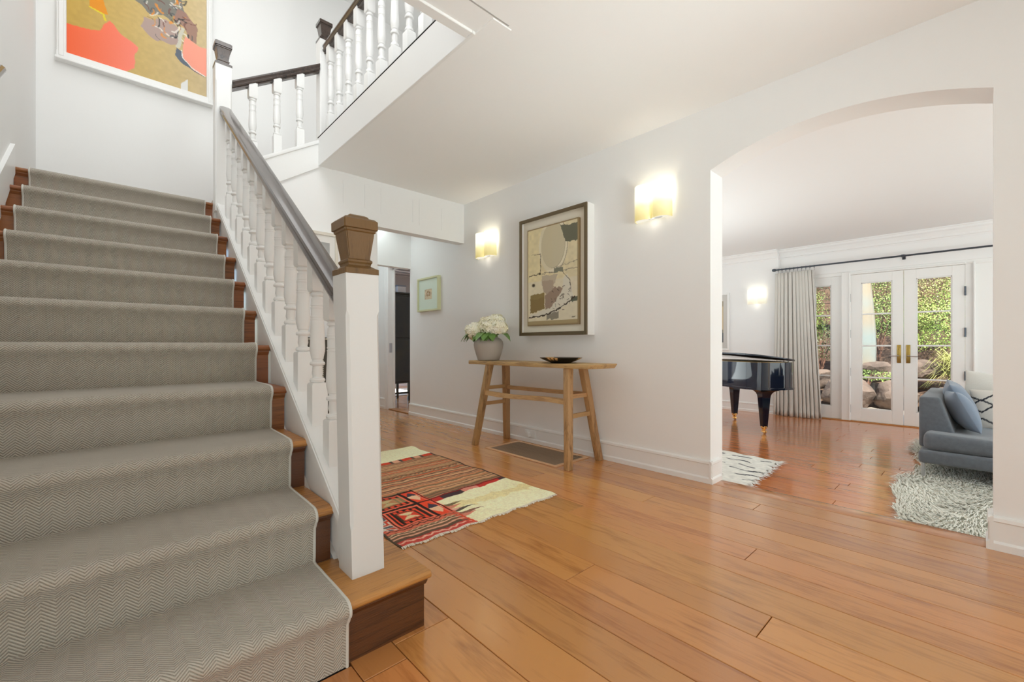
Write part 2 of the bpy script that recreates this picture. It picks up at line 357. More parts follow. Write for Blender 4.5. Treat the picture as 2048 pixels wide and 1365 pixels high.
for i in range(len(SEAMS)-1):
    if SEAMS[i] < .5 and i < 14: ys = [-2.2, random.uniform(-.8, .5), 1.27 if SEAMS[i] > -.47 else .9]
    else: ys = [-2.2]+sorted(CUTS.get(i, [random.uniform(-1, 0), random.uniform(1.2, 4)]))+[6.31]
    for a, b in zip(ys, ys[1:]): plank(hall, FLOORW, SEAMS[i], SEAMS[i+1], a, b, 0)
# threshold board with a rounded nosing above the step down, and the step's riser
m = M(); m.box(3.021, 3.172, -.033, 1.268, -.024, 0, .008, 3); m.build('threshold_board', FLOORW, hall, loc=(3.1, .6, 0))
M().box(3.14, 3.158, -.033, 1.268, LF, -.02).build('step_riser', OAK, hall)
liv = struct(M().box(3.158, FX+.16, -3.2, 5.0, -.25, LF-.0175).build('floor', SUBFLOOR))
x = 3.16; i = 0
while x < FX+.1:
    wd = random.choice((.11, .14, .16, .18)); x1 = min(x+wd, FX+.1)
    ys = [-3.2, random.uniform(-2, -.4), random.uniform(.1, 1.9), random.uniform(2.3, 4), 5.0]
    for a, b in zip(ys, ys[1:]): plank(liv, LIVFLOOR, x, x1, a, b, LF)
    x = x1
# side room behind the far doorway
sr = struct(M().box(W+.1, 6.2, 5.0, 9.2, -.06, -.004).build('floor', SUBFLOOR))
for k in range(18):
    xx = W+.1+k*.172
    for a, b in ((5.1, 6.9), (6.9, 9.2)): plank(sr, FLOORW, xx, xx+.172, a, b, 0)
struct(M().box(W+.1, 6.2, 9.1, 9.2, 0, 2.6).build('wall_side_room', mk('side_room_boards', c(176, 172, 172), .6)))
struct(M().box(6.1, 6.2, 5.1, 9.2, 0, 2.6).build('wall_side_room', PLASTER))
sc_ = struct(M().box(W+.1, 6.2, 5.1, 9.2, 2.6, 2.7).build('ceiling', PLASTER))
for k in range(9): struct(M().box(W+.1, 6.1, 6.4+k*.3, 6.5+k*.3, 2.5, 2.6, .006).build('trim_9', mk('grey_beam', c(150, 148, 150), .6) if k == 0 else bpy.data.materials['grey_beam']))
base_x('baseboard_side_room', 9.1, W+.1, 6.1)

# ------------------------------------------------------------------ staircase
RR, RUN, Y1 = .19, .2915, 1.262
XL = -.455
def sk(y): return .012*(y-1.3)
def nose_y(i): return Y1+RUN*(i-1)
stair = thing('staircase', 'main oak staircase with white turned balusters rising from the hall to the landing', 'staircase', (.1, 1.28, 0))
for i in range(1, 12):
    yn = nose_y(i); z = RR*i; xr = .795 if i == 1 else .575+sk(yn)
    yb = 5.33 if i == 11 else nose_y(i+1)+.04
    if i == 1: yb = 1.575
    m = M(); prof = [(yn+.004, z-.026), (yn-.003, z-.018), (yn-.003, z-.008), (yn+.006, z), (yb, z), (yb, z-.028), (yn+.02, z-.03)]
    m.prism(prof, 'x', XL, xr, .0015)
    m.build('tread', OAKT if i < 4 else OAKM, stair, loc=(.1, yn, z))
    m = M(); yr = yn+.022
    m.box(XL, (.78 if i == 1 else xr-.004), yr, yr+.018, z-RR, z-.027)
    m.prism([(yr, z-.05), (yr-.012, z-.034), (yr-.012, z-.027), (yr, z-.027)], 'x', XL, (.786 if i == 1 else xr-.003))
    if i == 1: m.box(.762, .78, yr+.018, 1.575, 0, z-.027)
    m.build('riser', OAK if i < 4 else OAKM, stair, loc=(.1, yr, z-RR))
M().box(XL, .60, nose_y(11)+.3, 5.33, 2.0, 2.062).build('landing_joist', TRIM, stair)
M().box(.622, .70, 4.21, 5.33, 2.0, 2.09).build('landing_edge', OAKM, stair)
# closed string on the hall side: face, cap and moulding
def line_z(y): return .458+.659*(y-1.635)
def string(x0, x1, ya, yb, low, high, name, mat=TRIM):
    m = M(); m.loft([[(x0+sk(ya), ya, line_z(ya)+low), (x1+sk(ya), ya, line_z(ya)+low), (x1+sk(ya), ya, line_z(ya)+high), (x0+sk(ya), ya, line_z(ya)+high)],
            [(x0+sk(yb), yb, line_z(yb)+low), (x1+sk(yb), yb, line_z(yb)+low), (x1+sk(yb), yb, line_z(yb)+high), (x0+sk(yb), yb, line_z(yb)+high)]])
    return m.build(name, mat, stair, smooth=.3)
ya, yb = 1.49, 4.05
m = M()
def strp(x0, x1, ya, yb, lo_a, lo_b, hi_a, hi_b):
    m.loft([[(x0+sk(ya), ya, lo_a), (x1+sk(ya), ya, lo_a), (x1+sk(ya), ya, hi_a), (x0+sk(ya), ya, hi_a)], [(x0+sk(yb), yb, lo_b), (x1+sk(yb), yb, lo_b), (x1+sk(yb), yb, hi_b), (x0+sk(yb), yb, hi_b)]])
strp(.578, .664, ya, yb, .19, line_z(yb)-.42, line_z(ya)-.004, line_z(yb)-.004)
strp(.578, .664, 1.56, 2.45, .0, .0, .19, line_z(2.45)-.42)
m.build('stringer', TRIM, stair, smooth=.3)
string(.570, .585, ya, yb, -.034, .004, 'string_moulding')
string(.574, .590, ya, yb, -.006, .014, 'string_moulding')
string(.590, .672, ya, yb, -.012, .008, 'string_cap')
# wall string on the left
m = M(); yy = [(1.2, .30), (4.10, 2.22)]
m.prism([(1.2, 0), (1.27, .44-.1), (4.09, 2.205), (4.09, 2.02), (1.5, .0)], 'x', -.457, -.437)
m.build('wall_string', TRIM, stair)

def newel_mesh(cx, cy, z0, z1, hw, s0=.16, s1=.12):
    m = M(); rings = []
    ch = lambda k: [(cx+sx*(hw-(k if a else 0)), cy+sy*(hw-(0 if a else k))) for sx, sy, a in ((-1, -1, 1), (1, -1, 1), (1, -1, 0), (1, 1, 0), (1, 1, 1), (-1, 1, 1), (-1, 1, 0), (-1, -1, 0))]
    for z, k in ((z0, .001), (z0+s0, .001), (z0+s0+.018, .009), (z1-s1-.018, .009), (z1-s1, .001), (z1, .001)):
        rings.append([(x, y, z) for x, y in ch(k)])
    return m.loft(rings)
CAPP = [(.0575, 0), (.0575, .018), (.05, .022), (.038, .03), (.038, .036), (.0415, .041), (.0415, .047), (.036, .052), (.0365, .06), (.0475, .138), (.052, .141), (.052, .148), (.0575, .15), (.0575, .178), (.05, .185), (.036, .187), (.033, .194), (.024, .2), (.0, .2005)]
def cap_mesh(cx, cy, z, k=1.0):
    m = M(); m.squares(cx, cy, [(a*k, z+b*k) for a, b in CAPP[:-1]]); bmesh.ops.bevel(m.bm, geom=[e for e in m.bm.edges if abs(e.verts[0].co.z-e.verts[1].co.z) > .002 and abs(e.verts[0].co.x-cx) > .045*k], offset=.003, segments=2, affect='EDGES')
    return m
lean = bpy.data.objects.new('newel_post', None)
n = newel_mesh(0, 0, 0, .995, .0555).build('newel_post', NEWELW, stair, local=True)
n.matrix_parent_inverse = wm(stair).inverted(); n.location = (.629, 1.438, RR); n.rotation_euler = (0, -.021, 0)
cap_mesh(0, 0, .995).build('newel_cap', CAPW, n, local=True)
bpy.data.objects.remove(lean)
NX2 = .652; NY2 = 4.095
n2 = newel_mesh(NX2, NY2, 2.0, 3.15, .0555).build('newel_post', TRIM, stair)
cap_mesh(NX2, NY2, 3.15).build('newel_cap', RAILW, n2)
n2['label'] = 'white landing newel post with a dark cap'

def baluster_mesh(H, hw=.0315, lo=.03, hi=.03):
    """square blocks top and bottom, turned vase between; z from 0 to H, the block ends run lo/hi further into string and rail"""
    m = M(); b0 = .245*H; t0 = .83*H
    rd = lambda z, top, s: [(hw*.55, z+s*.012), (hw*.82, z+s*.009), (hw, z)] 
    m.squares(0, 0, [(hw, -lo), (hw, b0-.010), (hw*.9, b0-.003), (hw*.55, b0+.003)])
    m.squares(0, 0, [(hw*.55, t0-.003), (hw*.9, t0+.003), (hw, t0+.012), (hw, H+hi)])
    z = lambda f: f*H
    P = [(.018, z(.243)), (.0245, z(.250)), (.0255, z(.262)), (.0225, z(.273)), (.0165, z(.276)), (.0155, z(.285)), (.0185, z(.305)), (.0165, z(.345)), (.0165, z(.352)), (.0235, z(.357)), (.0255, z(.367)), (.0235, z(.377)), (.0175, z(.383)), (.0175, z(.395)), (.0205, z(.40)), (.0205, z(.407)),
         (.0215, z(.415)), (.025, z(.445)), (.0255, z(.47)), (.0245, z(.52)), (.0225, z(.60)), (.0215, z(.648)), (.0225, z(.650)), (.0225, z(.657)), (.0205, z(.659)), (.0205, z(.664)), (.0225, z(.666)), (.0225, z(.673)), (.0212, z(.675)), (.0212, z(.722)), (.0225, z(.724)), (.0225, z(.731)), (.0205, z(.733)), (.0205, z(.738)), (.0225, z(.740)), (.0225, z(.747)), (.0215, z(.749)), (.0205, z(.785)), (.017, z(.793)), (.0165, z(.798)), (.0225, z(.805)), (.0235, z(.815)), (.0185, z(.828))]
    m.lathe(0, 0, [(r*1.18, zz) for r, zz in P], 16, cap=False)
    return m
def rail_top(y): return 1.224+.677*(y-1.68)
y0 = 1.70; bal0 = None
for k in range(12):
    y = y0+.193*k; xb = .63+sk(y); zb = line_z(y)+.008; zt = rail_top(y)-.085
    b = baluster_mesh(zt-zb).build('baluster', TRIM, stair, local=True)
    b.matrix_parent_inverse = wm(stair).inverted(); b.location = (xb, y, zb)
RAILP = [(a*1.15, b) for a, b in [(-.020, -.078), (.020, -.078), (.020, -.066), (.030, -.062), (.033, -.050), (.028, -.040), (.029, -.030), (.034, -.020), (.032, -.006), (.018, 0), (-.018, 0), (-.032, -.006), (-.034, -.020), (-.029, -.030), (-.028, -.040), (-.033, -.050), (-.030, -.062), (-.020, -.066)]]
m = M(); m.sweep(RAILP, (.63+sk(1.49)-.012, 1.475, rail_top(1.475)+.004), (.63+sk(4.04), 4.045, rail_top(4.045)+.004)); m.build('handrail', RAILW, stair)
# rail on the left wall, only its end shows
wr = thing('wall_handrail', 'dark handrail on the white stair wall, its end just inside the left frame edge', 'handrail', (-.43, 3.6, 2.4))
m = M(); m.tube([(-.41, 2.2, 1.58), (-.41, 3.36, 2.345), (-.41, 3.375, 2.352)], .02, 10); m.build('rail', RAILW, wr)
m = M(); m.tube([(-.46, 3.0, 2.03), (-.415, 3.0, 2.03), (-.41, 3.0, 2.09)], .008, 8); m.build('bracket', IRON, wr)

# short upper flight: landing to upper floor
up = thing('upper_staircase', 'short upper flight with three white balusters between the landing and upper newel posts', 'staircase', (1.0, 4.7, 2.09))
for k in range(1, 4):
    xn = .72+.235*(k-1)
    M().box(xn, 1.42, 4.16, 5.32, 2.09+RR*(k-1), 2.09+RR*k-.028).build('riser', OAK, up, loc=(xn, 4.7, 2.1+RR*k))
    M().box(xn-.02, (1.42 if k == 3 else xn+.25), 4.155, 5.32, 2.09+RR*k-.028, 2.09+RR*k, .004).build('tread', OAK, up, loc=(xn, 4.7, 2.1+RR*k))
    M().box(xn-.032, (1.42 if k == 3 else xn+.235), 4.28, 5.2, 2.09+RR*(k-1)+.002, 2.09+RR*k+.01, .008, 2).build('carpet_piece', CARPET, up)
curb = lambda x: 2.814+.62*(x-1.404)
m = M(); m.prism([(.70, curb(.70)), (1.404, curb(1.404)), (1.404, 2.576), (1.06, 2.352), (.70, 2.12)], 'y', HY-.018, HY+.08); m.build('stringer', TRIM, up, smooth=.3)
m = M(); m.prism([(.70, curb(.70)-.022), (.70, curb(.70)+.012), (1.404, curb(1.404)+.012), (1.404, curb(1.404)-.022)], 'y', HY-.03, HY+.085, .004, 2); m.build('string_cap', TRIM, up)
r2 = lambda x: 3.09+.64*(x-.722)
for x in (.868, 1.052, 1.236):
    zb = curb(x)+.012; b = baluster_mesh(r2(x)-.078-zb, hi=.024).build('baluster', TRIM, up, local=True)
    b.matrix_parent_inverse = wm(up).inverted(); b.location = (x, HY+.02, zb)
m = M(); m.sweep([(a, b) for a, b in RAILP], (.70, HY+.02, r2(.70)), (1.40, HY+.02, r2(1.40)), 'x'); m.build('handrail', RAILW, up)

# balcony balustrade over the hall
bal = thing('balcony_balustrade', 'upper balcony balustrade of white turned balusters above the hall, with dark rail', 'balustrade', (1.46, 3.0, 2.842))
n3 = newel_mesh(1.457, 4.15, 2.62, 3.755, .0555).build('newel_post', TRIM, bal)
cap_mesh(1.457, 4.15, 3.755).build('newel_cap', RAILW, n3)
bproto = None
for k in range(11):
    y = 3.99-.2*k
    if bproto is None:
        bproto = baluster_mesh(.79, .0315, .0, .02).build('baluster', TRIM, bal, local=True); b = bproto
    else:
        b = bproto.copy(); COL.objects.link(b)
    b.parent = bal; b.matrix_parent_inverse = wm(bal).inverted(); b.location = (1.46, y, 2.842)
m = M(); m.sweep(RAILP, (1.46, 1.84, 3.705), (1.46, 4.10, 3.705)); m.build('handrail', RAILW, bal)

# ------------------------------------------------------------------ stair runner
runner = thing('stair_runner', 'grey herringbone stair runner carpet with pale bound edges over the oak steps', 'carpet', (.06, 1.25, 0))
pts = [(nose_y(1)+.008, .003)]; T = .011
for i in range(1, 12):
    yn = nose_y(i); z = RR*i; yr = yn+.022-.013
    r = .026
    if i > 1: pts.append((yr+.002, z-RR+T+.004))
    pts += [(yr, z-RR+T+.02), (yr-.001, z-.10), (yr-.003, z-.058), (yr-.012, z-.046)]
    cy_, cz_ = yn+.012, z+T-r
    for a in range(-50, 91, 20):
        pts.append((cy_-r*math.cos(math.radians(a))-.006*math.cos(math.radians(a)), cz_+r*math.sin(math.radians(a))))
    nxt = nose_y(i+1)+.009
    if i < 11: pts += [(yn+.09, z+T+.001), (yn+.2, z+T), (nxt-.014, z+T)]
    else: pts += [(yn+.12, z+T), (5.25, z+T)]
acc = [0]
for a, b in zip(pts, pts[1:]): acc.append(acc[-1]+math.hypot(b[0]-a[0], b[1]-a[1]))
XA, XB, NX = -.386, .512, 6
vs = []; fs = []; uvs = []
for (y, z), v in zip(pts, acc):
    for k in range(NX+1):
        f = k/NX; x = XA+(XB-XA)*f + sk(y)*f
        vs.append((x, y, z)); uvs.append((x-XA, v))
for j in range(len(pts)-1):
    for k in range(NX):
        a = j*(NX+1)+k; fs.append((a, a+1, a+NX+2, a+NX+1))
me = bpy.data.meshes.new('carpet'); me.from_pydata(vs, [], fs); ul = me.uv_layers.new(name='UVMap')
for lp in me.loops: ul.data[lp.index].uv = uvs[lp.vertex_index]
link('carpet', me, CARPET, runner, smooth=1.2)
for nm, x0, sgn in (('left', XA, 0), ('right', XB, 1)):
    m = M(); rings = []
    for (y, z) in pts:
        xx = x0+sk(y)*sgn; rings.append((xx, y, z-.002))
    m.tube(rings, .0048, 6); m.build('edge_binding', BINDING, runner)

# ------------------------------------------------------------------ prints made as coloured grids
def inpoly(px, py, poly):
    ins = np.zeros(px.shape, bool); n = len(poly); j = n-1
    for i in range(n):
        xi, yi = poly[i]; xj, yj = poly[j]
        cond = ((yi > py) != (yj > py)) & (px < (xj-xi)*(py-yi)/((yj-yi) if yj != yi else 1e-9)+xi)
        ins ^= cond; j = i
    return ins
rng = np.random.default_rng(3)
def noise2(shape, cell):
    h, w_ = shape; gh, gw = int(h/cell)+3, int(w_/cell)+3
    g = rng.random((gh, gw)); yy = np.arange(h)/cell; xx = np.arange(w_)/cell
    y0 = yy.astype(int); x0 = xx.astype(int); fy = (yy-y0)[:, None]; fx = (xx-x0)[None]
    fy = fy*fy*(3-2*fy); fx = fx*fx*(3-2*fx)
    a = g[y0][:, x0]; b = g[y0][:, x0+1]; cc = g[y0+1][:, x0]; d = g[y0+1][:, x0+1]
    return (a*(1-fx)+b*fx)*(1-fy)+(cc*(1-fx)+d*fx)*fy
def lin(a):
    a = np.clip(a, 0, 255)/255; return np.where(a <= .04045, a/12.92, ((a+.055)/1.055)**2.4)
def grid_print(name, img, fn, mat, parent, bumpz=None, kind=None):
    """img (h, w, 3) sRGB; fn(u, v) -> xyz, u right 0..1, v up 0..1; img row 0 is v=1"""
    h, w_ = img.shape[:2]
    U, V = np.meshgrid(np.linspace(0, 1, w_), np.linspace(1, 0, h))
    co = fn(U, V); co = np.stack(co, -1).reshape(-1, 3)
    idx = np.arange(h*w_).reshape(h, w_)
    q = np.stack([idx[:-1, :-1], idx[1:, :-1], idx[1:, 1:], idx[:-1, 1:]], -1).reshape(-1, 4)
    me = bpy.data.meshes.new(name); me.vertices.add(len(co)); me.vertices.foreach_set('co', co.astype(np.float32).ravel())
    me.loops.add(q.size); me.loops.foreach_set('vertex_index', q.astype(np.int32).ravel())
    me.polygons.add(len(q)); me.polygons.foreach_set('loop_start', np.arange(0, q.size, 4, dtype=np.int32)); me.update(calc_edges=True)
    ca = me.color_attributes.new('print', 'FLOAT_COLOR', 'POINT')
    rgba = np.ones((h*w_, 4), np.float32); rgba[:, :3] = lin(img.reshape(-1, 3)); ca.data.foreach_set('color', rgba.ravel())
    return link(name, me, mat, parent, smooth=0, kind=kind)
def blank(h, w_, col): return np.ones((h, w_, 3))*np.array(col, float)
def paint(img, mask, col, k=1.0): img[mask] = img[mask]*(1-k)+np.array(col, float)*k
def strokeline(X, Y, pl, wd):
    msk = np.zeros(X.shape, bool)
    for (x0, y0), (x1, y1) in zip(pl, pl[1:]):
        dx, dy = x1-x0, y1-y0; L2 = dx*dx+dy*dy+1e-12
        t = np.clip(((X-x0)*dx+(Y-y0)*dy)/L2, 0, 1); msk |= ((X-x0-t*dx)**2+(Y-y0-t*dy)**2) < wd*wd
    return msk
CANVAS = vcol('painted_canvas', .55, .15); PAPER = vcol('paper_print', .6); KILIMM = vcol('kilim_wool', .95, .6)

# big abstract on the landing wall
art = thing('abstract_painting', 'large ochre abstract painting with coral red shapes, white frame, on the landing wall', 'painting', (.21, 5.33, 3.36))
h, w_ = 260, 200; ax0, ax1, az0, az1 = -.276, .706, 3.44, 4.72
X, Z = np.meshgrid(np.linspace(ax0, ax1, w_), np.linspace(az1, az0, h))
jx = (noise2((h, w_), 14)-.5)*.03; jz = (noise2((h, w_), 14)-.5)*.03; X2, Z2 = X+jx, Z+jz
fx = (X-ax0)/(ax1-ax0)
img = np.array([196, 162, 82])*(1-fx[..., None])+np.array([206, 186, 146])*fx[..., None]
img = img*(.975+.05*noise2((h, w_), 5)[..., None])
red = [(-.3, 3.69), (-.2, 3.70), (-.13, 3.71), (-.08, 3.73), (-.05, 3.79), (-.02, 3.85), (.02, 3.82), (.08, 3.76), (.15, 3.73), (.18, 3.70), (.17, 3.58), (.16, 3.50), (.10, 3.44), (-.02, 3.42), (-.3, 3.42)]
mk_ = inpoly(X2, Z, red); rc = np.array([244, 108, 66])*(1-fx[..., None]*1.6)+np.array([246, 148, 138])*fx[..., None]*1.6; img[mk_] = rc[mk_]  # painting colours lightened, a wash of glare put into the pigment
paint(img, inpoly(X2, Z2, [(-.14, 4.3), (-.02, 4.3), (-.05, 4.0), (-.03, 3.94), (-.02, 3.9), (-.05, 3.89), (-.13, 3.9)]), (232, 146, 40), .9)
paint(img, strokeline(X2, Z2, [(-.13, 3.9), (-.05, 3.885), (-.04, 3.85)], .006), (226, 206, 60))
paint(img, inpoly(X2, Z2, [(.23, 4.0), (.30, 4.01), (.39, 4.06), (.45, 4.04), (.49, 3.98), (.47, 3.87), (.43, 3.83), (.35, 3.84), (.32, 3.81), (.28, 3.84), (.21, 3.90)]), (176, 154, 148), .95)
paint(img, inpoly(X2, Z2, [(.16, 4.13), (.30, 4.42), (.48, 4.40), (.52, 4.23), (.55, 4.17), (.54, 4.10), (.45, 4.05), (.36, 4.10), (.27, 4.05)]), (126, 124, 118), .95)
paint(img, inpoly(X2, Z2, [(.46, 4.21), (.54, 4.21), (.58, 4.14), (.61, 4.10), (.64, 4.05), (.63, 3.94), (.56, 3.97), (.52, 4.05), (.45, 4.08)]), (160, 126, 114), .9)
for q in range(110):
    a = rng.uniform(0, 6.28); cx_, cz_ = rng.uniform(.22, .6), rng.uniform(3.9, 4.4)
    if abs(cx_-.4-(4.1-cz_)*.3) > .17: continue
    col = [(236, 232, 222), (236, 146, 60), (60, 62, 62), (168, 160, 120), (120, 84, 78), (88, 92, 96)][q % 6]
    sl = rng.uniform(.015, .05); paint(img, strokeline(X2, Z2, [(cx_+sl*t*math.cos(a+.5*t), cz_+sl*t*math.sin(a+.5*t)) for t in (0, .4, .8, 1.2, 1.6)], rng.uniform(.002, .008)), col, .7)
paint(img, strokeline(X2, Z2, [(.51, 4.02), (.49, 3.93), (.47, 3.84)], .016), (206, 204, 190), .9)
paint(img, inpoly(X2, Z, [(.54, 3.97), (.59, 3.95), (.65, 3.92), (.72, 3.93), (.72, 3.65), (.64, 3.65), (.56, 3.70), (.51, 3.76), (.51, 3.84)]), (248, 164, 142))
paint(img, inpoly(X2, Z, [(.46, 3.83), (.50, 3.81), (.52, 3.75), (.58, 3.68), (.72, 3.63), (.62, 3.655), (.52, 3.69), (.46, 3.75)]), (104, 112, 124))
paint(img, strokeline(X2, Z, [(.50, 3.82), (.52, 3.75), (.58, 3.69), (.70, 3.645)], .004), (238, 234, 226))
paint(img, inpoly(X, Z, [(.50, 3.495), (.556, 3.56), (.556, 3.44), (.50, 3.44)]), (228, 228, 226))
grid_print('canvas', img, lambda u, v: (ax0+(ax1-ax0)*u, np.full_like(u, 5.286), az0+(az1-az0)*v), CANVAS, art)
m = M()
for a in ((ax0-.06, ax0-.002, az0-.045, az1+.07), (ax1+.002, ax1+.048, az0-.045, az1+.07)):
    m.box(a[0], a[1], 5.272, 5.33, a[2], a[3], .004); m.box(a[0]+.012, a[1]-.012, 5.262, 5.28, a[2], a[3], .004)
m.box(ax0-.062, ax1+.05, 5.272, 5.33, az1+.003, az1+.07, .004)
m.build('frame', TRIM, art)
m = M(); m.box(ax0-.07, ax1+.055, 5.255, 5.33, az0-.075, az0-.055, .003); m.box(ax0-.062, ax1+.05, 5.268, 5.33, az0-.056, az0-.002, .004); m.build('frame_ledge', TRIM, art)
M().box(ax0-.005, ax1+.005, 5.288, 5.33, az0-.005, az1+.005).build('backing', TRIM, art)

# framed collage between the sconces
pic = thing('framed_painting', 'framed beige and grey abstract painting hanging above the wooden bench', 'painting', (W, 2.66, 1.05))
PX = 2.925; py0, py1, pz0, pz1 = 2.245, 3.065, 1.04, 2.155
m = M()
for b in ((py0, py0+.032, pz0, pz1), (py1-.032, py1, pz0, pz1), (py0+.03, py1-.03, pz0, pz0+.032), (py0+.03, py1-.03, pz1-.032, pz1)):
    m.box(PX, PX+.012, b[0], b[1], b[2], b[3], .002)
m.build('frame', mk('bronze_frame', c(112, 98, 74), .35, .5), pic)
m = M()
for b in ((py0, py0+.012, pz0, pz1), (py1-.012, py1, pz0, pz1), (py0+.012, py1-.012, pz0, pz0+.012), (py0+.012, py1-.012, pz1-.012, pz1)):
    m.box(PX+.012, W, b[0], b[1], b[2], b[3])
m.build('frame_side', TRIM, pic)
M().box(PX+.05, PX+.06, py0+.012, py1-.012, pz0+.012, pz1-.012).build('mount', mk('cream_mount', c(244, 236, 218), .8), pic)
cy0, cy1, cz0, cz1 = py0+.115, py1-.105, pz0+.105, pz1-.115
m = M(); m.box(PX+.02, PX+.05, cy0-.012, cy1+.012, cz0-.012, cz1+.012, .003); m.build('panel_edge', mk('panel_wood', c(150, 128, 90), .5), pic)
h, w_ = 240, 140; U, V = np.meshgrid(np.linspace(0, 1, w_), np.linspace(0, 1, h))
jit = (noise2((h, w_), 5)-.5)*.013; Uj = U+jit; Vj = V+(noise2((h, w_), 5)-.5)*.02
img = np.array([214, 200, 158])*(1-U[..., None])+np.array([204, 192, 160])*U[..., None]; img = img*(.965+.07*noise2((h, w_), 7)[..., None])
paint(img, (V > .55), (206, 200, 186), .5)
ell = ((U-.53)/.24)**2+((V-.2)/.235)**2
paint(img, ell < 1.45, (214, 206, 186), .8); paint(img, (ell < 1.0), (186, 176, 148), .85); paint(img, (abs(ell-1.42) < .04) & (U > .45), (96, 88, 76), .8); paint(img, (abs(ell-1.0) < .03) & (U > .5), (130, 120, 100), .6)
paint(img, (U > .28) & (U < .52) & (V > .02) & (V < .45), (192, 180, 148), .35)
paint(img, inpoly(Uj, Vj, [(.68, .03), (1.02, .03), (1.02, .2), (.78, .2)]), (104, 104, 88))
paint(img, strokeline(Uj, Vj, [(.27, .27), (.275, .47), (.02, .485)], .006), (84, 74, 58)); paint(img, strokeline(Uj, Vj, [(.08, .26), (.27, .265)], .004), (140, 126, 100))
paint(img, strokeline(Uj, Vj, [(.3, .475), (1.0, .47)], .004), (150, 140, 120)); paint(img, strokeline(Uj, Vj, [(.6, .43), (1.0, .40)], .004), (150, 140, 120))
paint(img, inpoly(Uj, Vj, [(.55, .44), (.73, .435), (.73, .485), (.55, .485)]), (122, 122, 106))
paint(img, inpoly(Uj, Vj, [(.30, .5), (.62, .5), (.58, .58), (.5, .63), (.3, .6)]), (178, 166, 146)); paint(img, inpoly(Uj, Vj, [(.31, .56), (.52, .55), (.55, .62), (.5, .67), (.42, .70), (.33, .66)]), (164, 148, 130))
paint(img, inpoly(Uj, Vj, [(.36, .70), (.5, .66), (.55, .63), (.72, .64), (.68, .76), (.55, .85), (.38, .87)]), (146, 126, 110))
paint(img, inpoly(Uj, Vj, [(.05, .70), (.35, .67), (.36, .84), (.05, .885)]), (130, 110, 70)); paint(img, inpoly(Uj, Vj, [(.05, .69), (.35, .67), (.35, .72), (.05, .74)]), (136, 118, 74))
paint(img, inpoly(Uj, Vj, [(.4, .90), (.64, .87), (.64, .95), (.4, .955)]), (132, 126, 112))
paint(img, inpoly(Uj, Vj, [(.45, .84), (.55, .80), (.72, .66), (.74, .55), (.82, .52), (.92, .72), (.95, .77), (.6, .88), (.45, .90), (.05, .93), (.05, .90)]), (204, 198, 182))
paint(img, inpoly(Uj, Vj, [(.88, .76), (1.0, .74), (1.0, .79), (.9, .80)]), (92, 96, 82))
for q in range(34):
    a = rng.uniform(0, 6.28); u0, v0 = rng.uniform(.5, .9), rng.uniform(.58, .86)
    if abs(v0-(.98-.32*u0)) > .13: continue
    paint(img, strokeline(Uj, Vj, [(u0, v0), (u0+.04*math.cos(a), v0+.03*math.sin(a))], .004), (84, 76, 68), .75)
paint(img, strokeline(Uj, Vj, [(.72, .48), (.78, .53), (.86, .58), (.88, .7)], .0045), (90, 82, 72)); paint(img, strokeline(Uj, Vj, [(.02, .92), (.25, .915), (.42, .90), (.6, .865), (.8, .80), (.96, .745)], .0065), (72, 64, 54))
rr = np.hypot((U-.12)*.56, V-.585); paint(img, rr < .02, (120, 108, 88)); paint(img, rr < .011, (58, 52, 44)); paint(img, V > .965, (160, 144, 108))
paint(img, strokeline(U, V, [(.90, .945), (.92, .935), (.93, .945), (.96, .935)], .004), (70, 60, 50))
img = np.clip(img*1.07, 0, 255)
grid_print('canvas', img, lambda u, v: (np.full_like(u, PX+.0195), cy1-(cy1-cy0)*u, cz0+(cz1-cz0)*v), CANVAS, pic)

def small_frame(name, label, origin, ax, wd, ht, fw, dep, fmat, mount, img, iw, ih, cat='picture', group=None):
    """frame on a wall; ax: 'x-' wall facing -x (origin lower centre), 'y-' wall facing -y"""
    t = thing(name, label, cat, origin, 0, group); ox, oy, oz = origin
    def B(m, a0, a1, d0, d1, z0, z1, bev=0):
        if ax == 'x-': m.box(ox-d1, ox-d0, oy+a0, oy+a1, oz+z0, oz+z1, bev)
        else: m.box(ox+a0, ox+a1, oy-d1, oy-d0, oz+z0, oz+z1, bev)
        return m
    m = M()
    for b in ((-wd/2, -wd/2+fw, 0, ht), (wd/2-fw, wd/2, 0, ht), (-wd/2+fw, wd/2-fw, 0, fw), (-wd/2+fw, wd/2-fw, ht-fw, ht)): B(m, b[0], b[1], 0, dep, b[2], b[3], .002)
    m.build('frame', fmat, t)
    B(M(), -wd/2+fw, wd/2-fw, 0, dep*.6, fw, ht-fw).build('mount', mount, t)
    if img is not None:
        if ax == 'x-': fn = lambda u, v: (np.full_like(u, ox-dep*.6-.0012), oy+iw/2-iw*u, oz+ht/2-ih/2+ih*v)
        else: fn = lambda u, v: (ox-iw/2+iw*u, np.full_like(u, oy-dep*.6-.0012), oz+ht/2-ih/2+ih*v)
        grid_print('print', img, fn, PAPER, t)
    return t
img = blank(40, 34, (214, 200, 170))*(.92+.16*noise2((40, 34), 5)[..., None])
U, V = np.meshgrid(np.linspace(0, 1, 34), np.linspace(0, 1, 40))
for q in range(9):
    a, b = .5+.22*math.cos(q*2.4), .45+.2*math.sin(q*2.4); paint(img, np.hypot(U-a, V-b) < .09, (150, 128, 84) if q % 2 else (196, 152, 128), .8)
small_frame('small_picture', 'small pale green framed picture on the hall wall between doorway and far sconce', (W, 4.84, 1.39), 'x-', .50, .435, .022, .045, mk('pale_frame', c(214, 216, 176), .4), mk('mint_mount', c(222, 236, 222), .8), img, .17, .13)
img = blank(60, 44, (176, 176, 174))*(.9+.2*noise2((60, 44), 8)[..., None])
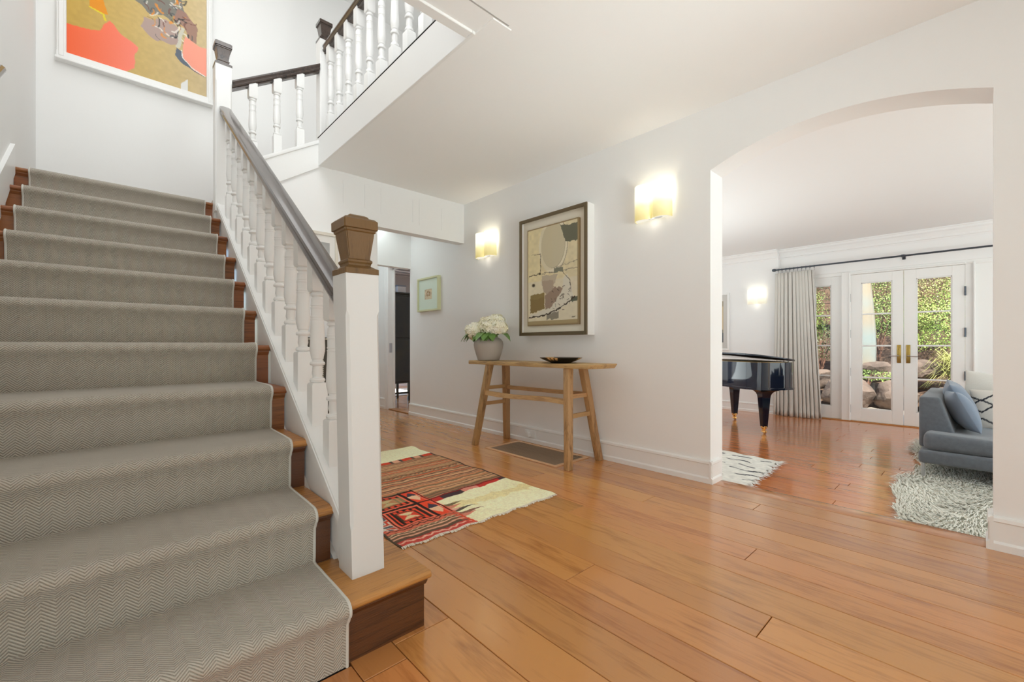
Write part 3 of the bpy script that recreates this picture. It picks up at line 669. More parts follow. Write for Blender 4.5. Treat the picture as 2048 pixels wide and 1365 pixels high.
U, V = np.meshgrid(np.linspace(0, 1, 44), np.linspace(0, 1, 60)); paint(img, strokeline(U, V, [(.5, .3), (.45, .5), (.6, .7), (.55, .95)], .02), (110, 110, 110)); paint(img, np.hypot(U-.6, (V-.6)*1.3) < .12, (140, 140, 140), .6)
small_frame('white_framed_print', 'grey print in a wide white frame hanging behind the staircase handrail', (1.36, HY, 1.42), 'y-', .40, .565, .028, .03, mk('warm_white_frame', c(222, 216, 204), .4), mk('white_mount', c(232, 230, 226), .8), img, .25, .38)
img = blank(60, 30, (196, 176, 140)); U, V = np.meshgrid(np.linspace(0, 1, 30), np.linspace(0, 1, 60)); paint(img, (V > .4) & (np.abs(U-.7) < .35*np.sqrt(np.clip(V-.4, 0, 1)*2)), (70, 78, 84)); paint(img, V < .12, (150, 140, 118))
small_frame('living_room_picture', 'white framed figure print in the living room, partly hidden by the arch', (8.08, 3.36, .86), 'x-', .62, 1.02, .03, .03, TRIM, mk('grey_mount', c(206, 204, 200), .8), img, .42, .74)

# ------------------------------------------------------------------ wall sconces
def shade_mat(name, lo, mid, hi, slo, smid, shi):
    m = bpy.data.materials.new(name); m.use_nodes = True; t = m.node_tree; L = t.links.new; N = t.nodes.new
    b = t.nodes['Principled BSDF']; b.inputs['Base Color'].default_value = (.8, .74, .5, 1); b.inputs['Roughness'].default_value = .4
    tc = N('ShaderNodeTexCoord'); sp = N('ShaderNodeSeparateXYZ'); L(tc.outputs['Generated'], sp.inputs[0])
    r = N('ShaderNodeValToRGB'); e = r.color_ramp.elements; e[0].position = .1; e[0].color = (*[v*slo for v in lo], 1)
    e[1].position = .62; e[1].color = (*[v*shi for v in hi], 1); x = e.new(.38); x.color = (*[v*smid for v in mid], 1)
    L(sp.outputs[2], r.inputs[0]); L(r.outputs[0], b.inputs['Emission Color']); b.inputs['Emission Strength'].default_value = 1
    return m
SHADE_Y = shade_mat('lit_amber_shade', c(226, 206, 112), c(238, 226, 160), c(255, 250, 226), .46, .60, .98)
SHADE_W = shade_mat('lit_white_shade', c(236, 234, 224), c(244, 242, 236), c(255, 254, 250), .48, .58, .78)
SH_IN = mk('shade_inside', (.9, .9, .86), .5)
def sconce(label, x, y, z, mat, wid=.285, hgt=.265, power=.52, group=None):
    t = thing('wall_sconce', label, 'wall lamp', (x, y, z), 0, group)
    r = wid/4+.003; cc = wid/4
    out = []
    n = 26
    for i in range(n+1):
        yy = -wid/2+wid*i/n; d = 0
        for s in (-cc, cc):
            q = r*r-(yy-s)**2
            if q > 0: d = max(d, math.sqrt(q))
        out.append((x-.018-max(d, .028)*1.05, y+yy))
    m = M(); inner = [(px+.006*(1 if True else 0), py) for px, py in out]
    out[0] = (x-.018, out[0][1]); out[-1] = (x-.018, out[-1][1])
    m.loft([[(px, py, z) for px, py in out], [(px, py, z+hgt) for px, py in out]], cap=False, closed=False)
    o = m.build('shade', mat, t, smooth=.9)
    sm = o.modifiers.new('thickness', 'SOLIDIFY'); sm.thickness = .004; sm.offset = 1
    m = M(); m.box(x-.016, x, y-wid*.3, y+wid*.3, z+.02, z+hgt-.02, .004); m.build('back_plate', STEEL, t)
    m = M(); pl = [(px+.004, py) for px, py in out]; m.prism(pl, 'z', z+.004, z+.009); m.build('diffuser', emis('lit_diffuser', c(250, 244, 226), .85) if 'lit_diffuser' not in bpy.data.materials else bpy.data.materials['lit_diffuser'], t)
    m = M(); m.prism([(x-.05+.016*math.cos(a*PI/8), y-.03+.055*math.sin(a*PI/8)) for a in range(16)], 'z', z+.001, z+.004); m.build('socket_plate', STEEL, t)
    for s in (-cc, cc):
        l = bpy.data.lights.new('bulb', 'POINT'); l.energy = power; l.color = (1, .90, .72); l.shadow_soft_size = .02
        lo = bpy.data.objects.new('bulb', l); COL.objects.link(lo); lo.location = (x-.062, y+s, z+hgt*.72); lo.parent = t; lo.matrix_parent_inverse = wm(t).inverted()
    return t
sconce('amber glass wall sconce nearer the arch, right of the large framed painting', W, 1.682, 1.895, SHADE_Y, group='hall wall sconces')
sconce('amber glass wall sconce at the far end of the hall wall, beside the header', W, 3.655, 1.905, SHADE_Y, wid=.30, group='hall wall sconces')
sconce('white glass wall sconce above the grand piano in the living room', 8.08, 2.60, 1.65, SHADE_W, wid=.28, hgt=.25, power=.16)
# light escaping below the shades
for x, y, z in ((W, 1.682, 1.895), (W, 3.655, 1.905), (8.08, 2.60, 1.65)):
    l = bpy.data.lights.new('lower_bulb', 'POINT'); l.energy = .10; l.color = (1, .93, .8); l.shadow_soft_size = .03
    lo = bpy.data.objects.new('lower_bulb', l); COL.objects.link(lo); lo.location = (x-.055, y, z-.012)

# ------------------------------------------------------------------ bench console
bench = thing('wooden_bench', 'tall rustic elm bench table with splayed legs against the hall wall', 'table', (2.76, 2.65, 0))
def leg(p0, p1, w0, w1):
    m = M(); (x0, y0_, z0), (x1, y1_, z1) = p0, p1; R = []
    for t in (0, .3, .7, 1):
        x, y, z = x0+(x1-x0)*t, y0_+(y1_-y0_)*t, z0+(z1-z0)*t; a = w0+(w1-w0)*t; j = .0012*math.sin(t*9+x0*7)
        R.append([(x-a/2+j, y-a*.42, z), (x+a/2+j, y-a*.42, z), (x+a/2+j, y+a*.42, z), (x-a/2+j, y+a*.42, z)])
    m.loft(R); m._bev([f for f in m.bm.faces], .005, 2); return m
L4 = {'fr': ((2.555, 2.135, 0), (2.66, 2.225, .768)), 'fl': ((2.555, 3.285, 0), (2.66, 3.195, .768)), 'br': ((2.965, 2.15, 0), (2.86, 2.235, .768)), 'bl': ((2.965, 3.29, 0), (2.86, 3.185, .768))}
for k, (a, b) in L4.items(): leg(a, b, .056, .064).build('leg', BENCHZ, bench)
def on(k, z): a, b = L4[k]; t = z/.768; return Vector((a[0]+(b[0]-a[0])*t, a[1]+(b[1]-a[1])*t, z))
def stretcher(a, b, w0, hgt, sag=0, axis='y'):
    m = M(); R = []
    for i in range(6):
        t = i/5; p = a+(b-a)*t; k = 1-.12*math.sin(t*PI) ; dz = sag*math.sin(t*PI)*math.cos(t*4)
        hw, hh = w0/2*k, hgt/2*k
        if axis == 'y': R.append([(p.x-hw, p.y, p.z-hh+dz), (p.x+hw, p.y, p.z-hh+dz), (p.x+hw*.8, p.y, p.z+hh+dz), (p.x-hw*.8, p.y, p.z+hh+dz)])
        else: R.append([(p.x, p.y-hw, p.z-hh), (p.x, p.y+hw, p.z-hh), (p.x, p.y+hw, p.z+hh), (p.x, p.y-hw, p.z+hh)])
    return m.loft(R)
stretcher(on('fr', .505), on('fl', .50), .035, .042, .012).build('stretcher', BENCHW, bench)
stretcher(on('br', .545), on('bl', .535), .03, .038).build('stretcher', BENCHW, bench)
BENCHX = wood('bench_elm_ends', c(186, 148, 100), c(120, 84, 50), 'x', 9, .5, 0, .1, 11, .4, .6)
for a, b in (('fr', 'br'), ('fl', 'bl')):
    for z in (.545, .393): stretcher(on(a, z), on(b, z), .026, .036, axis='x').build('stretcher', BENCHX, bench)
m = M(); top = [(2.615, 3.47), (2.625, 3.3), (2.612, 2.9), (2.618, 2.4), (2.612, 1.985), (2.63, 1.972), (2.75, 1.945), (2.90, 1.93), (2.912, 1.945), (2.918, 2.4), (2.912, 2.9), (2.915, 3.44), (2.90, 3.485), (2.75, 3.495), (2.64, 3.49)]
m.prism(top, 'z', .766, .802, .006, 2)
for v in m.bm.verts:
    if v.co.z < .78 and v.co.y < 2.05: v.co.y += .02
    v.co.z += .01*((v.co.y-2.7)/.8)**2*(-.3 if v.co.y > 2.7 else .5)
m.build('bench_top', BENCHW, bench)

# vase and hydrangeas
VX, VY = 2.75, 3.32; VZ = .8015
vase = thing('vase', 'rounded matte grey ceramic vase on the bench, holding hydrangeas', 'vase', (VX, VY, VZ))
m = M(); m.lathe(VX, VY, [(.10, VZ), (.108, VZ+.006), (.125, VZ+.06), (.142, VZ+.12), (.147, VZ+.155), (.142, VZ+.185), (.122, VZ+.212), (.10, VZ+.224), (.095, VZ+.23), (.088, VZ+.228), (.09, VZ+.215), (.12, VZ+.17), (.10, VZ+.03), (.02, VZ+.02)], 32)
m.build('body', mk('grey_ceramic', c(172, 164, 155), .55, var=(6, c(178, 170, 160))), vase)
PETAL = mk('hydrangea_petal', c(255, 254, 244), .7, var=(14, c(250, 244, 214)))
LEAF = mk('hydrangea_leaf', c(92, 134, 62), .45, var=(20, c(128, 164, 90))); CORE = mk('hydrangea_core', c(214, 206, 140), .8); STEM = mk('green_stem', c(110, 130, 70), .6)
def petal_quads(vs, fs, p, n, sz, rnd):
    t = n.orthogonal().normalized(); b = n.cross(t); a0 = rnd.uniform(0, 6.28)
    for k in range(4):
        a = a0+k*PI/2; d = t*math.cos(a)+b*math.sin(a); e = t*math.cos(a+PI/2)+b*math.sin(a+PI/2); i = len(vs)
        up = n*sz*.28
        vs += [p, p+d*sz*.6+e*sz*.45+up, p+d*sz+up*.5, p+d*sz*.6-e*sz*.45+up]; fs.append((i, i+1, i+2, i+3))
rnd = random.Random(5)
HEADS = [(-.09, .10, .105, 'left front', .088), (.02, .03, .135, 'centre front', .095), (-.03, -.06, .13, 'right front', .09), (.06, .10, .165, 'upper left back', .085), (.07, -.03, .185, 'top back', .09), (.0, -.155, .125, 'far right', .08), (-.03, .185, .075, 'lowest, far left', .075)]
for dx, dy, dz, where, R in HEADS:
    cx_, cy_, cz_ = VX+dx, VY+dy, VZ+.19+dz
    t = thing('hydrangea', f'cream white hydrangea head, {where} in the grey vase', 'flower', (VX+dx*.2, VY+dy*.2, VZ+.06), 0, 'hydrangeas in the vase')
    vs, fs = [], []
    for q in range(150):
        zz = 1-2*(q+.5)/150; a = q*2.39996; rr = math.sqrt(1-zz*zz); n = Vector((rr*math.cos(a), rr*math.sin(a), zz))
        if n.z < -.75: continue
        p = Vector((cx_, cy_, cz_))+Vector((n.x*R, n.y*R, n.z*R*.85))*rnd.uniform(.84, 1.08)
        nn = (n+Vector((rnd.uniform(-.4, .4), rnd.uniform(-.4, .4), rnd.uniform(-.4, .4)))).normalized()
        petal_quads(vs, fs, p, nn, rnd.uniform(.019, .027), rnd)
    me = bpy.data.meshes.new('flower_head'); me.from_pydata([tuple(v) for v in vs], [], fs); link('flower_head', me, PETAL, t, smooth=0)
    m = M(); m.lathe(cx_, cy_, [(.01, cz_-R*.6), (R*.78, cz_-R*.3), (R*.85, cz_), (R*.7, cz_+R*.45), (.01, cz_+R*.7)], 12); m.build('flower_core', CORE, t)
    m = M(); m.tube([(VX+dx*.2, VY+dy*.2, VZ+.06), (VX+dx*.45, VY+dy*.42, VZ+.20), (cx_, cy_, cz_-R*.5)], .005, 6); m.build('stem', STEM, t)
    for q in range(3):
        a = math.atan2(dy, dx)+rnd.uniform(-1.0, 1.0)+(PI if q and rnd.random() < .2 else 0)
        if q < 2: a = PI+rnd.uniform(-1.2, 1.2)
        base = Vector((VX+dx*.45+.05*math.cos(a), VY+dy*.55+.04*math.sin(a), VZ+.25)); ln = rnd.uniform(.11, .16); d = Vector((math.cos(a), math.sin(a), .15)); sd = Vector((-math.sin(a), math.cos(a), 0))
        lv, lf = [], []
        for i in range(6):
            f = i/5; wd = .046*math.sin(PI*min(1, f*.95+.05))**.6; pz = base+d*ln*f+Vector((0, 0, .03*math.sin(f*PI)-.085*f*f))
            lv += [tuple(pz+sd*wd), tuple(pz+Vector((0, 0, -.006))), tuple(pz-sd*wd)]
        for i in range(5):
            for s in (0, 1): lf.append((i*3+s, i*3+s+1, i*3+s+4, i*3+s+3))
        me = bpy.data.meshes.new('leaf'); me.from_pydata(lv, [], lf); link('leaf', me, LEAF, t, smooth=1)

# patterned bowl
bowl = thing('bowl', 'shallow black bowl with tan brush marks on the bench', 'bowl', (2.74, 2.37, .8))
BZ = .7995
prof = [(.07, 0), (.082, 0), (.083, .006), (.088, .009), (.13, .024), (.172, .044), (.176, .049), (.171, .049), (.13, .034), (.07, .018), (.0, .016)]
n = 96; rows = prof; vs, fs, cols = [], [], []
for j, (r, z) in enumerate(rows):
    for k in range(n):
        a = 2*PI*k/n; vs.append((2.74+r*math.cos(a), 2.37+r*math.sin(a), BZ+z))
        col = (26, 22, 18); ph = (a*180/PI) % 60
        dg = a*180/PI; tan_ = 183 < dg < 212 or 276 < dg < 300 or 60 < dg < 95
        if 5 <= j <= 6 and tan_ and k % 3 != 0: col = (222, 180, 118)
        if j > 6 and tan_: col = (196, 158, 100)
        if j == 7 and not tan_: col = (70, 54, 34)
        cols.append(col)
for j in range(len(rows)-1):
    for k in range(n): fs.append((j*n+k, j*n+(k+1) % n, (j+1)*n+(k+1) % n, (j+1)*n+k))
fs.append(tuple(range(n))[::-1])
me = bpy.data.meshes.new('bowl'); me.from_pydata(vs, [], fs); ca = me.color_attributes.new('print', 'FLOAT_COLOR', 'POINT')
rg = np.ones((len(vs), 4), np.float32); rg[:, :3] = lin(np.array(cols, float)); ca.data.foreach_set('color', rg.ravel())
link('body', me, vcol('glazed_bowl', .25), bowl, smooth=.8)

# floor grille and wall socket
vent = thing('floor_vent', 'brown metal floor return grille under the bench by the wall', 'vent', (2.755, 2.68, 0))
VM = mk('vent_mesh', c(152, 128, 104), .5, .1); VF = mk('vent_frame', c(222, 176, 132), .45, 0)
m = M()
for b in ((2.54, 2.97, 2.25, 2.285), (2.54, 2.97, 3.085, 3.12), (2.54, 2.572, 2.285, 3.085), (2.938, 2.97, 2.285, 3.085)): m.box(b[0], b[1], b[2], b[3], -.001, .006, .002)
m.build('frame', VF, vent)
m = M()
for k in range(50): m.box(2.572, 2.938, 2.287+k*.016, 2.295+k*.016, .0005, .0035)
for k in range(5): m.box(2.60+k*.075, 2.606+k*.075, 2.285, 3.085, .0005, .004)
m.build('louvres', VM, vent, smooth=0, kind='stuff')
M().box(2.572, 2.938, 2.285, 3.085, -.001, .001).build('grille_back', mk('vent_dark', c(152, 130, 106), .7), vent)
sock = thing('wall_socket', 'white double socket plate with a plug-in adapter set in the baseboard under the bench', 'socket', (3.01, 3.0, .09))
M().box(3.006, 3.0165, 2.93, 3.075, .05, .122, .002).build('cover_plate', TRIM, sock)
M().box(2.97, 3.007, 2.985, 3.03, .06, .105, .004).build('adapter', TRIM, sock)

# ------------------------------------------------------------------ kilim
kilim = thing('kilim_rug', 'striped red and brown kilim rug with pale yellow-green panels lying on the hall floor', 'rug', (1.56, 2.7, 0))
kx0, kx1, ky0, ky1 = 1.0, 2.06, 1.835, 3.62
h, w_ = 420, 250
X, Y = np.meshgrid(np.linspace(kx0, kx1, w_), np.linspace(ky1, ky0, h))
nz_ = noise2((h, w_), 6); wob = (noise2((h, w_), 22)-.5)*.014; Yw = Y+wob+(nz_-.5)*.006
img = blank(h, w_, (172, 134, 100))
pal = [(132, 104, 78), (190, 150, 108), (150, 116, 84), (200, 142, 108), (116, 92, 70), (178, 132, 92), (196, 120, 84), (134, 106, 80), (208, 166, 126), (152, 110, 80), (112, 88, 66), (200, 156, 116)]
yb = 2.0; q = 0; rs = random.Random(11)
while yb < 3.4:
    wd = rs.choice((.007, .010, .014, .02)); paint(img, (Yw >= yb) & (Yw < yb+wd), pal[q % 12]); yb += wd; q += rs.choice((1, 1, 2, 5))
for yc, amp, col in ((2.77, .02, (196, 92, 58)), (2.74, .018, (110, 80, 60)), (2.98, .012, (188, 98, 64))):
    paint(img, np.abs(Yw-yc-amp*np.abs(((X*9) % 1)-.5)*2) < .008, col)
for k in range(16):
    cx_ = kx0+.04+k*.068; d = np.abs(X-cx_)/.028+np.abs(Yw-2.83)/.02; paint(img, d < 1, (112, 88, 62)); paint(img, d < .5, (196, 120, 84))
yel = np.array([242, 238, 200]); yel2 = np.array([234, 224, 178])
yimg = yel+(yel2-yel)*noise2((h, w_), 60)[..., None]*.8; yimg = yimg*(.95+.08*noise2((h, w_), 3)[..., None])
band = np.abs(((Y-2.1)*1.0+(X-1.5)*.06)); yimg[(np.abs(band-.015-.03*(nz_-.5)) < .02+.02*nz_)] *= np.array([.96, .93, .84])
mb = (Yw > 3.25+.05*(X-1.6)); img[mb] = yimg[mb]
tri = np.abs(((X*5.0) % 1)-.5)*2
for lo, hi in ((3.19, 3.25),):
    msk = (Yw > lo+.05*(X-1.6)) & (Yw < hi+.05*(X-1.6)); paint(img, msk & (tri > .55), (206, 74, 50)); paint(img, msk & (tri <= .55) & (tri > .3), (88, 72, 62)); paint(img, msk & (tri <= .3), (216, 160, 130))
mf = (Yw < 2.235+.09*(X-1.44)) & (X > 1.43); img[mf] = yimg[mf]
msk = (Yw > 2.235+.09*(X-1.44)) & (Yw < 2.31+.06*(X-1.44)) & (X > 1.43)
sg = (X*6) % 3; paint(img, msk & (sg < 1), (72, 56, 58)); paint(img, msk & (sg >= 1) & (sg < 1.8), (214, 138, 120)); paint(img, msk & (sg >= 1.8), (192, 58, 50)); paint(img, msk & (np.abs(Yw-2.30-.06*(X-1.44)) < .008), (130, 40, 36))
for yc, ln, col in ((2.135, .14, (118, 104, 76)), (2.105, .11, (206, 134, 108)), (2.045, .17, (92, 82, 68)), (2.065, .08, (216, 164, 144)), (1.985, .18, (132, 92, 74)), (1.965, .12, (206, 128, 106))):
    paint(img, (X > 1.425) & (np.abs(Y-yc) < .024*(1-(X-1.425)/ln)), col)
# front left motif field
fl = (X < 1.435) & (Y < 2.52)
paint(img, fl, (216, 78, 50)); 
def mot(x0, x1, y0, y1, col): paint(img, (X > x0) & (X < x1) & (Yw > y0) & (Yw < y1) & (X < 1.435), col)
def medal(cx_, cy_, rx, ry):
    d = np.maximum(np.abs(X-cx_)/rx, np.abs(Yw-cy_)/ry)
    for lo, hi, col in ((.93, 1.0, (60, 42, 34)), (.80, .93, (232, 112, 84)), (.72, .80, (60, 42, 34)), (.52, .72, (226, 78, 52)), (.44, .52, (70, 58, 42))): paint(img, (d >= lo) & (d < hi), col)
    key = (d >= .55) & (d < .72) & ((((X-cx_)*26) % 1) < .4); paint(img, key, (50, 36, 30))
    inn = d < .44; paint(img, inn, (206, 70, 50)); bow = inn & (np.abs(X-cx_)/rx < np.abs(Yw-cy_)/ry*1.2+.02) & (d < .34); paint(img, bow, (222, 196, 150)); paint(img, d < .05, (50, 36, 30))
mot(.9, 1.5, 2.02, 2.52, (222, 84, 54))
medal(1.215, 2.155, .12, .125); medal(1.215, 2.40, .12, .11)
paint(img, (np.abs(X-1.215) < .1) & (np.abs(Yw-2.40) < .05) & fl, (176, 160, 112), .7)
for cy_ in (2.155, 2.40):
    d = np.abs(X-1.385)/.045+np.abs(Yw-cy_)/.085; zone = (X > 1.335) & (X < 1.432); paint(img, zone & (np.abs(Yw-cy_) < .12), (226, 78, 50)); paint(img, zone & (d < 1), (228, 186, 150)); paint(img, zone & (d < 1) & (Yw > cy_+.01), (70, 62, 72)); paint(img, (np.abs(X-1.34) < .006) & (np.abs(Yw-cy_) < .13), (46, 34, 30)); paint(img, (np.abs(X-1.428) < .006) & (np.abs(Yw-cy_) < .13), (46, 34, 30)); paint(img, (np.abs(X-1.415) < .004) & (np.abs(Yw-cy_) < .13), (220, 110, 90))
paint(img, (X < 1.09) & fl, (206, 196, 178)); paint(img, (X < 1.09) & fl & (nz_ > .55), (92, 88, 90)); paint(img, (X < 1.09) & fl & (nz_ < .32), (196, 76, 56))
for y0_, y1_, col in ((1.985, 2.03, (206, 110, 84)), (2.275, 2.29, (50, 38, 32)), (2.50, 2.52, (50, 38, 32))): paint(img, fl & (Yw > y0_) & (Yw < y1_), col)
paint(img, fl & (np.abs(Yw-2.005-.012*np.abs(((X*24) % 1)-.5)*2) < .005), (70, 44, 36))
for y0_, y1_, col in ((1.835, 1.885, (188, 72, 62)), (1.885, 1.915, (98, 76, 60)), (1.915, 1.93, (214, 156, 128)), (1.93, 1.95, (112, 88, 66)), (1.95, 1.96, (220, 170, 140)), (1.96, 1.985, (104, 86, 66))): paint(img, (X < 1.425) & (Yw >= y0_) & (Yw < y1_), col)
paint(img, (X < 1.425) & (np.abs(Yw-1.86-.012*np.abs(((X*20) % 1)-.5)*2) < .006), (226, 170, 146)); paint(img, (X < 1.425) & (np.abs(Yw-1.972-.008*np.abs(((X*28) % 1)-.5)*2) < .004), (206, 170, 134))
paint(img, (X > 1.40) & (X < 1.44) & (Y < 2.05) & (((Y*30) % 1) < .5), (196, 84, 62))
paint(img, (X > 2.045) & (Y > 2.3) & (Y < 3.25), (66, 54, 46), .8); paint(img, (X < 1.012), (84, 72, 58))
img = np.clip(img*1.07, 0, 255)*(.95+.1*rng.random((h, w_)))[..., None]
edge = lambda v: .012*np.sin(v*21)+.008*np.sin(v*47)
def rugfn(u, v):
    x = kx0+(kx1-kx0)*u+.5*edge(v)*(u-.5)*2+.02*(1-v)*(u-.3); y = ky0+(ky1-ky0)*v+.006*np.sin(u*40)*(1-v)
    z = .007+.0018*np.sin(v*31+u*5)*np.sin(u*17)+.001*np.sin(v*80)
    return x, y, z
o = grid_print('weave', img, rugfn, KILIMM, kilim)
sm = o.modifiers.new('thickness', 'SOLIDIFY'); sm.thickness = .005; sm.offset = -1
vs, fs = [], []
for k in range(150):
    u = k/150; x, y, z = rugfn(np.array(u), np.array(0.)); x1, _, _ = rugfn(np.array(u+1/170), np.array(0.)); L_ = rs.uniform(.008, .02); i = len(vs)
    vs += [(float(x), float(y)+.003, .008), (float(x1), float(y)+.003, .008), (float(x1)+rs.uniform(-.004, .004), float(y)-L_, .003), (float(x)+rs.uniform(-.004, .004), float(y)-L_, .003)]; fs.append((i, i+1, i+2, i+3))
me = bpy.data.meshes.new('fringe'); me.from_pydata(vs, [], fs); link('fringe', me, mk('cotton_fringe', c(226, 216, 196), .9), kilim, smooth=0, kind='stuff')

# ------------------------------------------------------------------ French doors, side lights
def glazed(parent, name_, x0, x1, y0, y1, z0, z1, gy0, gy1, gz0, gz1, mat=TRIM):
    """leaf frame with 3 muntins and 4 panes, as parts of parent"""
    for nm, b in (('stile', (y0, gy0, z0, z1)), ('stile', (gy1, y1, z0, z1)), ('rail', (gy0, gy1, z0, gz0)), ('rail', (gy0, gy1, gz1, z1))):
        M().box(x0, x1, b[0], b[1], b[2], b[3], .002).build(nm, mat, parent)
    m = M()
    for a in ((gy0, gy0+.014, gz0, gz1), (gy1-.014, gy1, gz0, gz1), (gy0, gy1, gz0, gz0+.014), (gy0, gy1, gz1-.014, gz1)):
        m.box(x0+.008, x0+.02, a[0], a[1], a[2], a[3], .003)
    m.build('glazing_bead', mat, parent)
    xm = (x0+x1)/2
    for k in range(4):
        a, b = gz0+(gz1-gz0)*k/4, gz0+(gz1-gz0)*(k+1)/4
        M().box(xm-.002, xm+.002, gy0, gy1, a+.003, b-.003).build('pane', GLASS, parent)
        if k: M().box(xm-.012, xm+.012, gy0, gy1, a-.011, a+.011, .004).build('muntin', mat, parent)
def french_leaf(name, label, y0, y1, gy0, gy1, hinge_y, hs):
    d = struct(M().box(FX+.055, FX+.06, gy0-.02, gy0-.015, .0, .02).build(name, TRIM)); d['label'] = label
    glazed(d, name, FX+.02, FX+.065, y0, y1, LF+.014, 2.005, gy0, gy1, .01, 1.875)
    m = M(); m.box(FX+.012, FX+.02, hs-.022, hs+.022, .70, .955, .006, 2); m.build('handle_plate', BRASS, d)
    s = 1 if hs > .75 else -1
    m = M(); m.tube([(FX+.015, hs, .80), (FX-.03, hs, .80), (FX-.034, hs+s*.02, .80), (FX-.03, hs+s*.10, .795)], .007, 8); m.build('lever', STEEL, d)
    m = M(); m.lathe(hs, 0, [(.009, 0), (.009, .006)], 10)
    m.bm.clear(); m.box(FX+.006, FX+.013, hs-.008, hs+.008, .885, .905, .003); m.build('thumb_turn', BRASS, d)
    for hz in (.0, .55, 1.12, 1.66):
        m = M(); m.lathe(FX+.008, hinge_y, [(.009, hz-.06), (.009, hz+.06)], 8); m.build('hinge', IRON, d)
    return d
french_leaf('door_1', 'left glazed French door leaf with brass handle', .754, 1.349, .873, 1.222, 1.352, .80)
french_leaf('door_2', 'right glazed French door leaf behind the sofa', .156, .748, .273, .622, .152, .703)
win = struct(M().box(FX-.001, FX+.098, 1.3505, 1.455, LF, 2.055, .004).build('window_1', TRIM))
M().box(FX+.02, FX+.098, .06, .1545, LF, 2.055, .004).build('mullion', TRIM, win)
M().box(FX+.014, FX+.10, -.42, 1.84, 2.007, 2.062, .003).build('head', TRIM, win)
M().box(FX-.016, FX+.02, 1.345, 1.363, LF, 2.03, .004).build('casing_bead', TRIM, win); M().box(FX-.016, FX+.02, .06, .08, LF, 2.03, .004).build('casing_bead', TRIM, win)
M().box(FX-.012, FX+.02, .146, 1.36, 2.008, 2.03, .004).build('casing_bead', TRIM, win)
M().box(FX-.02, FX+.15, -.42, 1.84, LF, LF+.012, .003).build('sill', OAKT, win)
glazed(win, 's', FX+.04, FX+.085, 1.455, 1.84, LF+.014, 2.012, 1.59, 1.80, .01, 1.88)
glazed(win, 's', FX+.04, FX+.085, -.42, .06, LF+.014, 2.012, -.36, -.15, .01, 1.88)

# curtain rod, rings and curtain
rod = thing('curtain_rod', 'dark iron curtain rod above the French doors', 'curtain rod', (FX-.12, 1.0, 2.185))
RX = FX-.13
m = M(); m.tube([(RX, 2.31, 2.185), (RX, -.6, 2.185)], .0125, 10); m.build('rod', IRON, rod)
m = M(); m.lathe(0, 0, [(.005, -.03), (.02, -.024), (.026, 0), (.02, .024), (.005, .03)], 12)
for v in m.bm.verts: v.co = Vector((RX+v.co.x, 2.33+v.co.z, 2.185+v.co.y))
m.build('finial', IRON, rod)
m = M(); m.tube([(RX, .746, 2.185), (FX+.002, .746, 2.185)], .009, 8); m.box(FX-.012, FX, .728, .764, 2.15, 2.22, .003); m.tube([(RX, .73, 2.185), (RX, .762, 2.185)], .019, 10); m.build('bracket', IRON, rod)
curt = thing('curtain', 'gathered light grey curtain hanging beside the piano to the floor', 'curtain', (RX, 2.03, 2.1))
CURT = mk('curtain_linen', c(208, 205, 199), .9, bump=(160, .25, .003), sheen=.2)
rows, nc = 26, 240; vs, fs = [], []
for j in range(rows+1):
    f = j/rows; z = 2.125-(2.125-LF-.004)*f; spread = .55+.10*f
    for i in range(nc+1):
        u = i/nc; ph = 2*PI*(11*u+.25*math.sin(9*u)); amp = .017+.012*f+.006*math.sin(u*17+2)*f
        y = 2.30+.02*f-spread*u*(.93+.07*f)+.012*math.sin(ph*2+f); xx = RX+.0-amp*math.sin(ph)*(1-.0*f)-.05*f*(.5+.5*math.sin(u*5))
        if f > .93: xx += .012*math.sin(u*160); 
        hem = .006*math.sin(u*60) if f > .9 else 0
        vs.append((xx, y, max(z+hem, LF+.004)))
for j in range(rows):
    for i in range(nc): a = j*(nc+1)+i; fs.append((a, a+1, a+nc+2, a+nc+1))
me = bpy.data.meshes.new('cloth'); me.from_pydata(vs, [], fs); o = link('cloth', me, CURT, curt, smooth=1.2)
sm = o.modifiers.new('thickness', 'SOLIDIFY'); sm.thickness = .004
for k in range(10):
    y = 2.27-.055*k; m = M(); P = [(RX+.02*math.cos(a*PI/6), y, 2.178+.022*math.sin(a*PI/6)) for a in range(13)]; m.tube(P, .003, 6); m.tube([(RX, y, 2.156), (RX, y, 2.118)], .002, 5); m.build('ring', IRON, curt)

# ------------------------------------------------------------------ grand piano
BLK = mk('piano_lacquer', c(10, 18, 36), .07, spec=.45, coat=.25)  # navy tint puts blue reflections into the black lacquer's own colour
BLKB = mk('piano_inside', c(150, 120, 70), .4, .4)
piano = thing('grand_piano', 'glossy black grand piano with brass casters, partly hidden by the arch', 'piano', (6.18, 1.91, LF), math.atan2(.766, .643))
# local frame: +x towards the keyboard, -y to the bass side is flipped so that +y is treble (camera side)
OUT = [(-.235, .0), (-.215, .12), (-.165, .22), (-.09, .285), (.02, .315), (.16, .325), (.30, .335), (.44, .37), (.56, .45), (.66, .58), (.74, .72), (.82, .84), (.92, .91), (1.02, .93), (1.32, .93), (1.32, -.34), (.0, -.34), (-.10, -.32), (-.175, -.25), (-.22, -.14)]
def smooth_poly(P, k=3):
    for _ in range(k):
        Q = []
        for a, b in zip(P, P[1:]+P[:1]):
            Q += [(a[0]*.75+b[0]*.25, a[1]*.75+b[1]*.25), (a[0]*.25+b[0]*.75, a[1]*.25+b[1]*.75)]
        P = Q
    return P
SP = smooth_poly(OUT, 2); RB, RT = .605, .925
m = M(); m.prism(SP, 'z', RB, RT); m.build('rim', BLK, piano, local=True, smooth=.5)
cxp, cyp = .5, .25
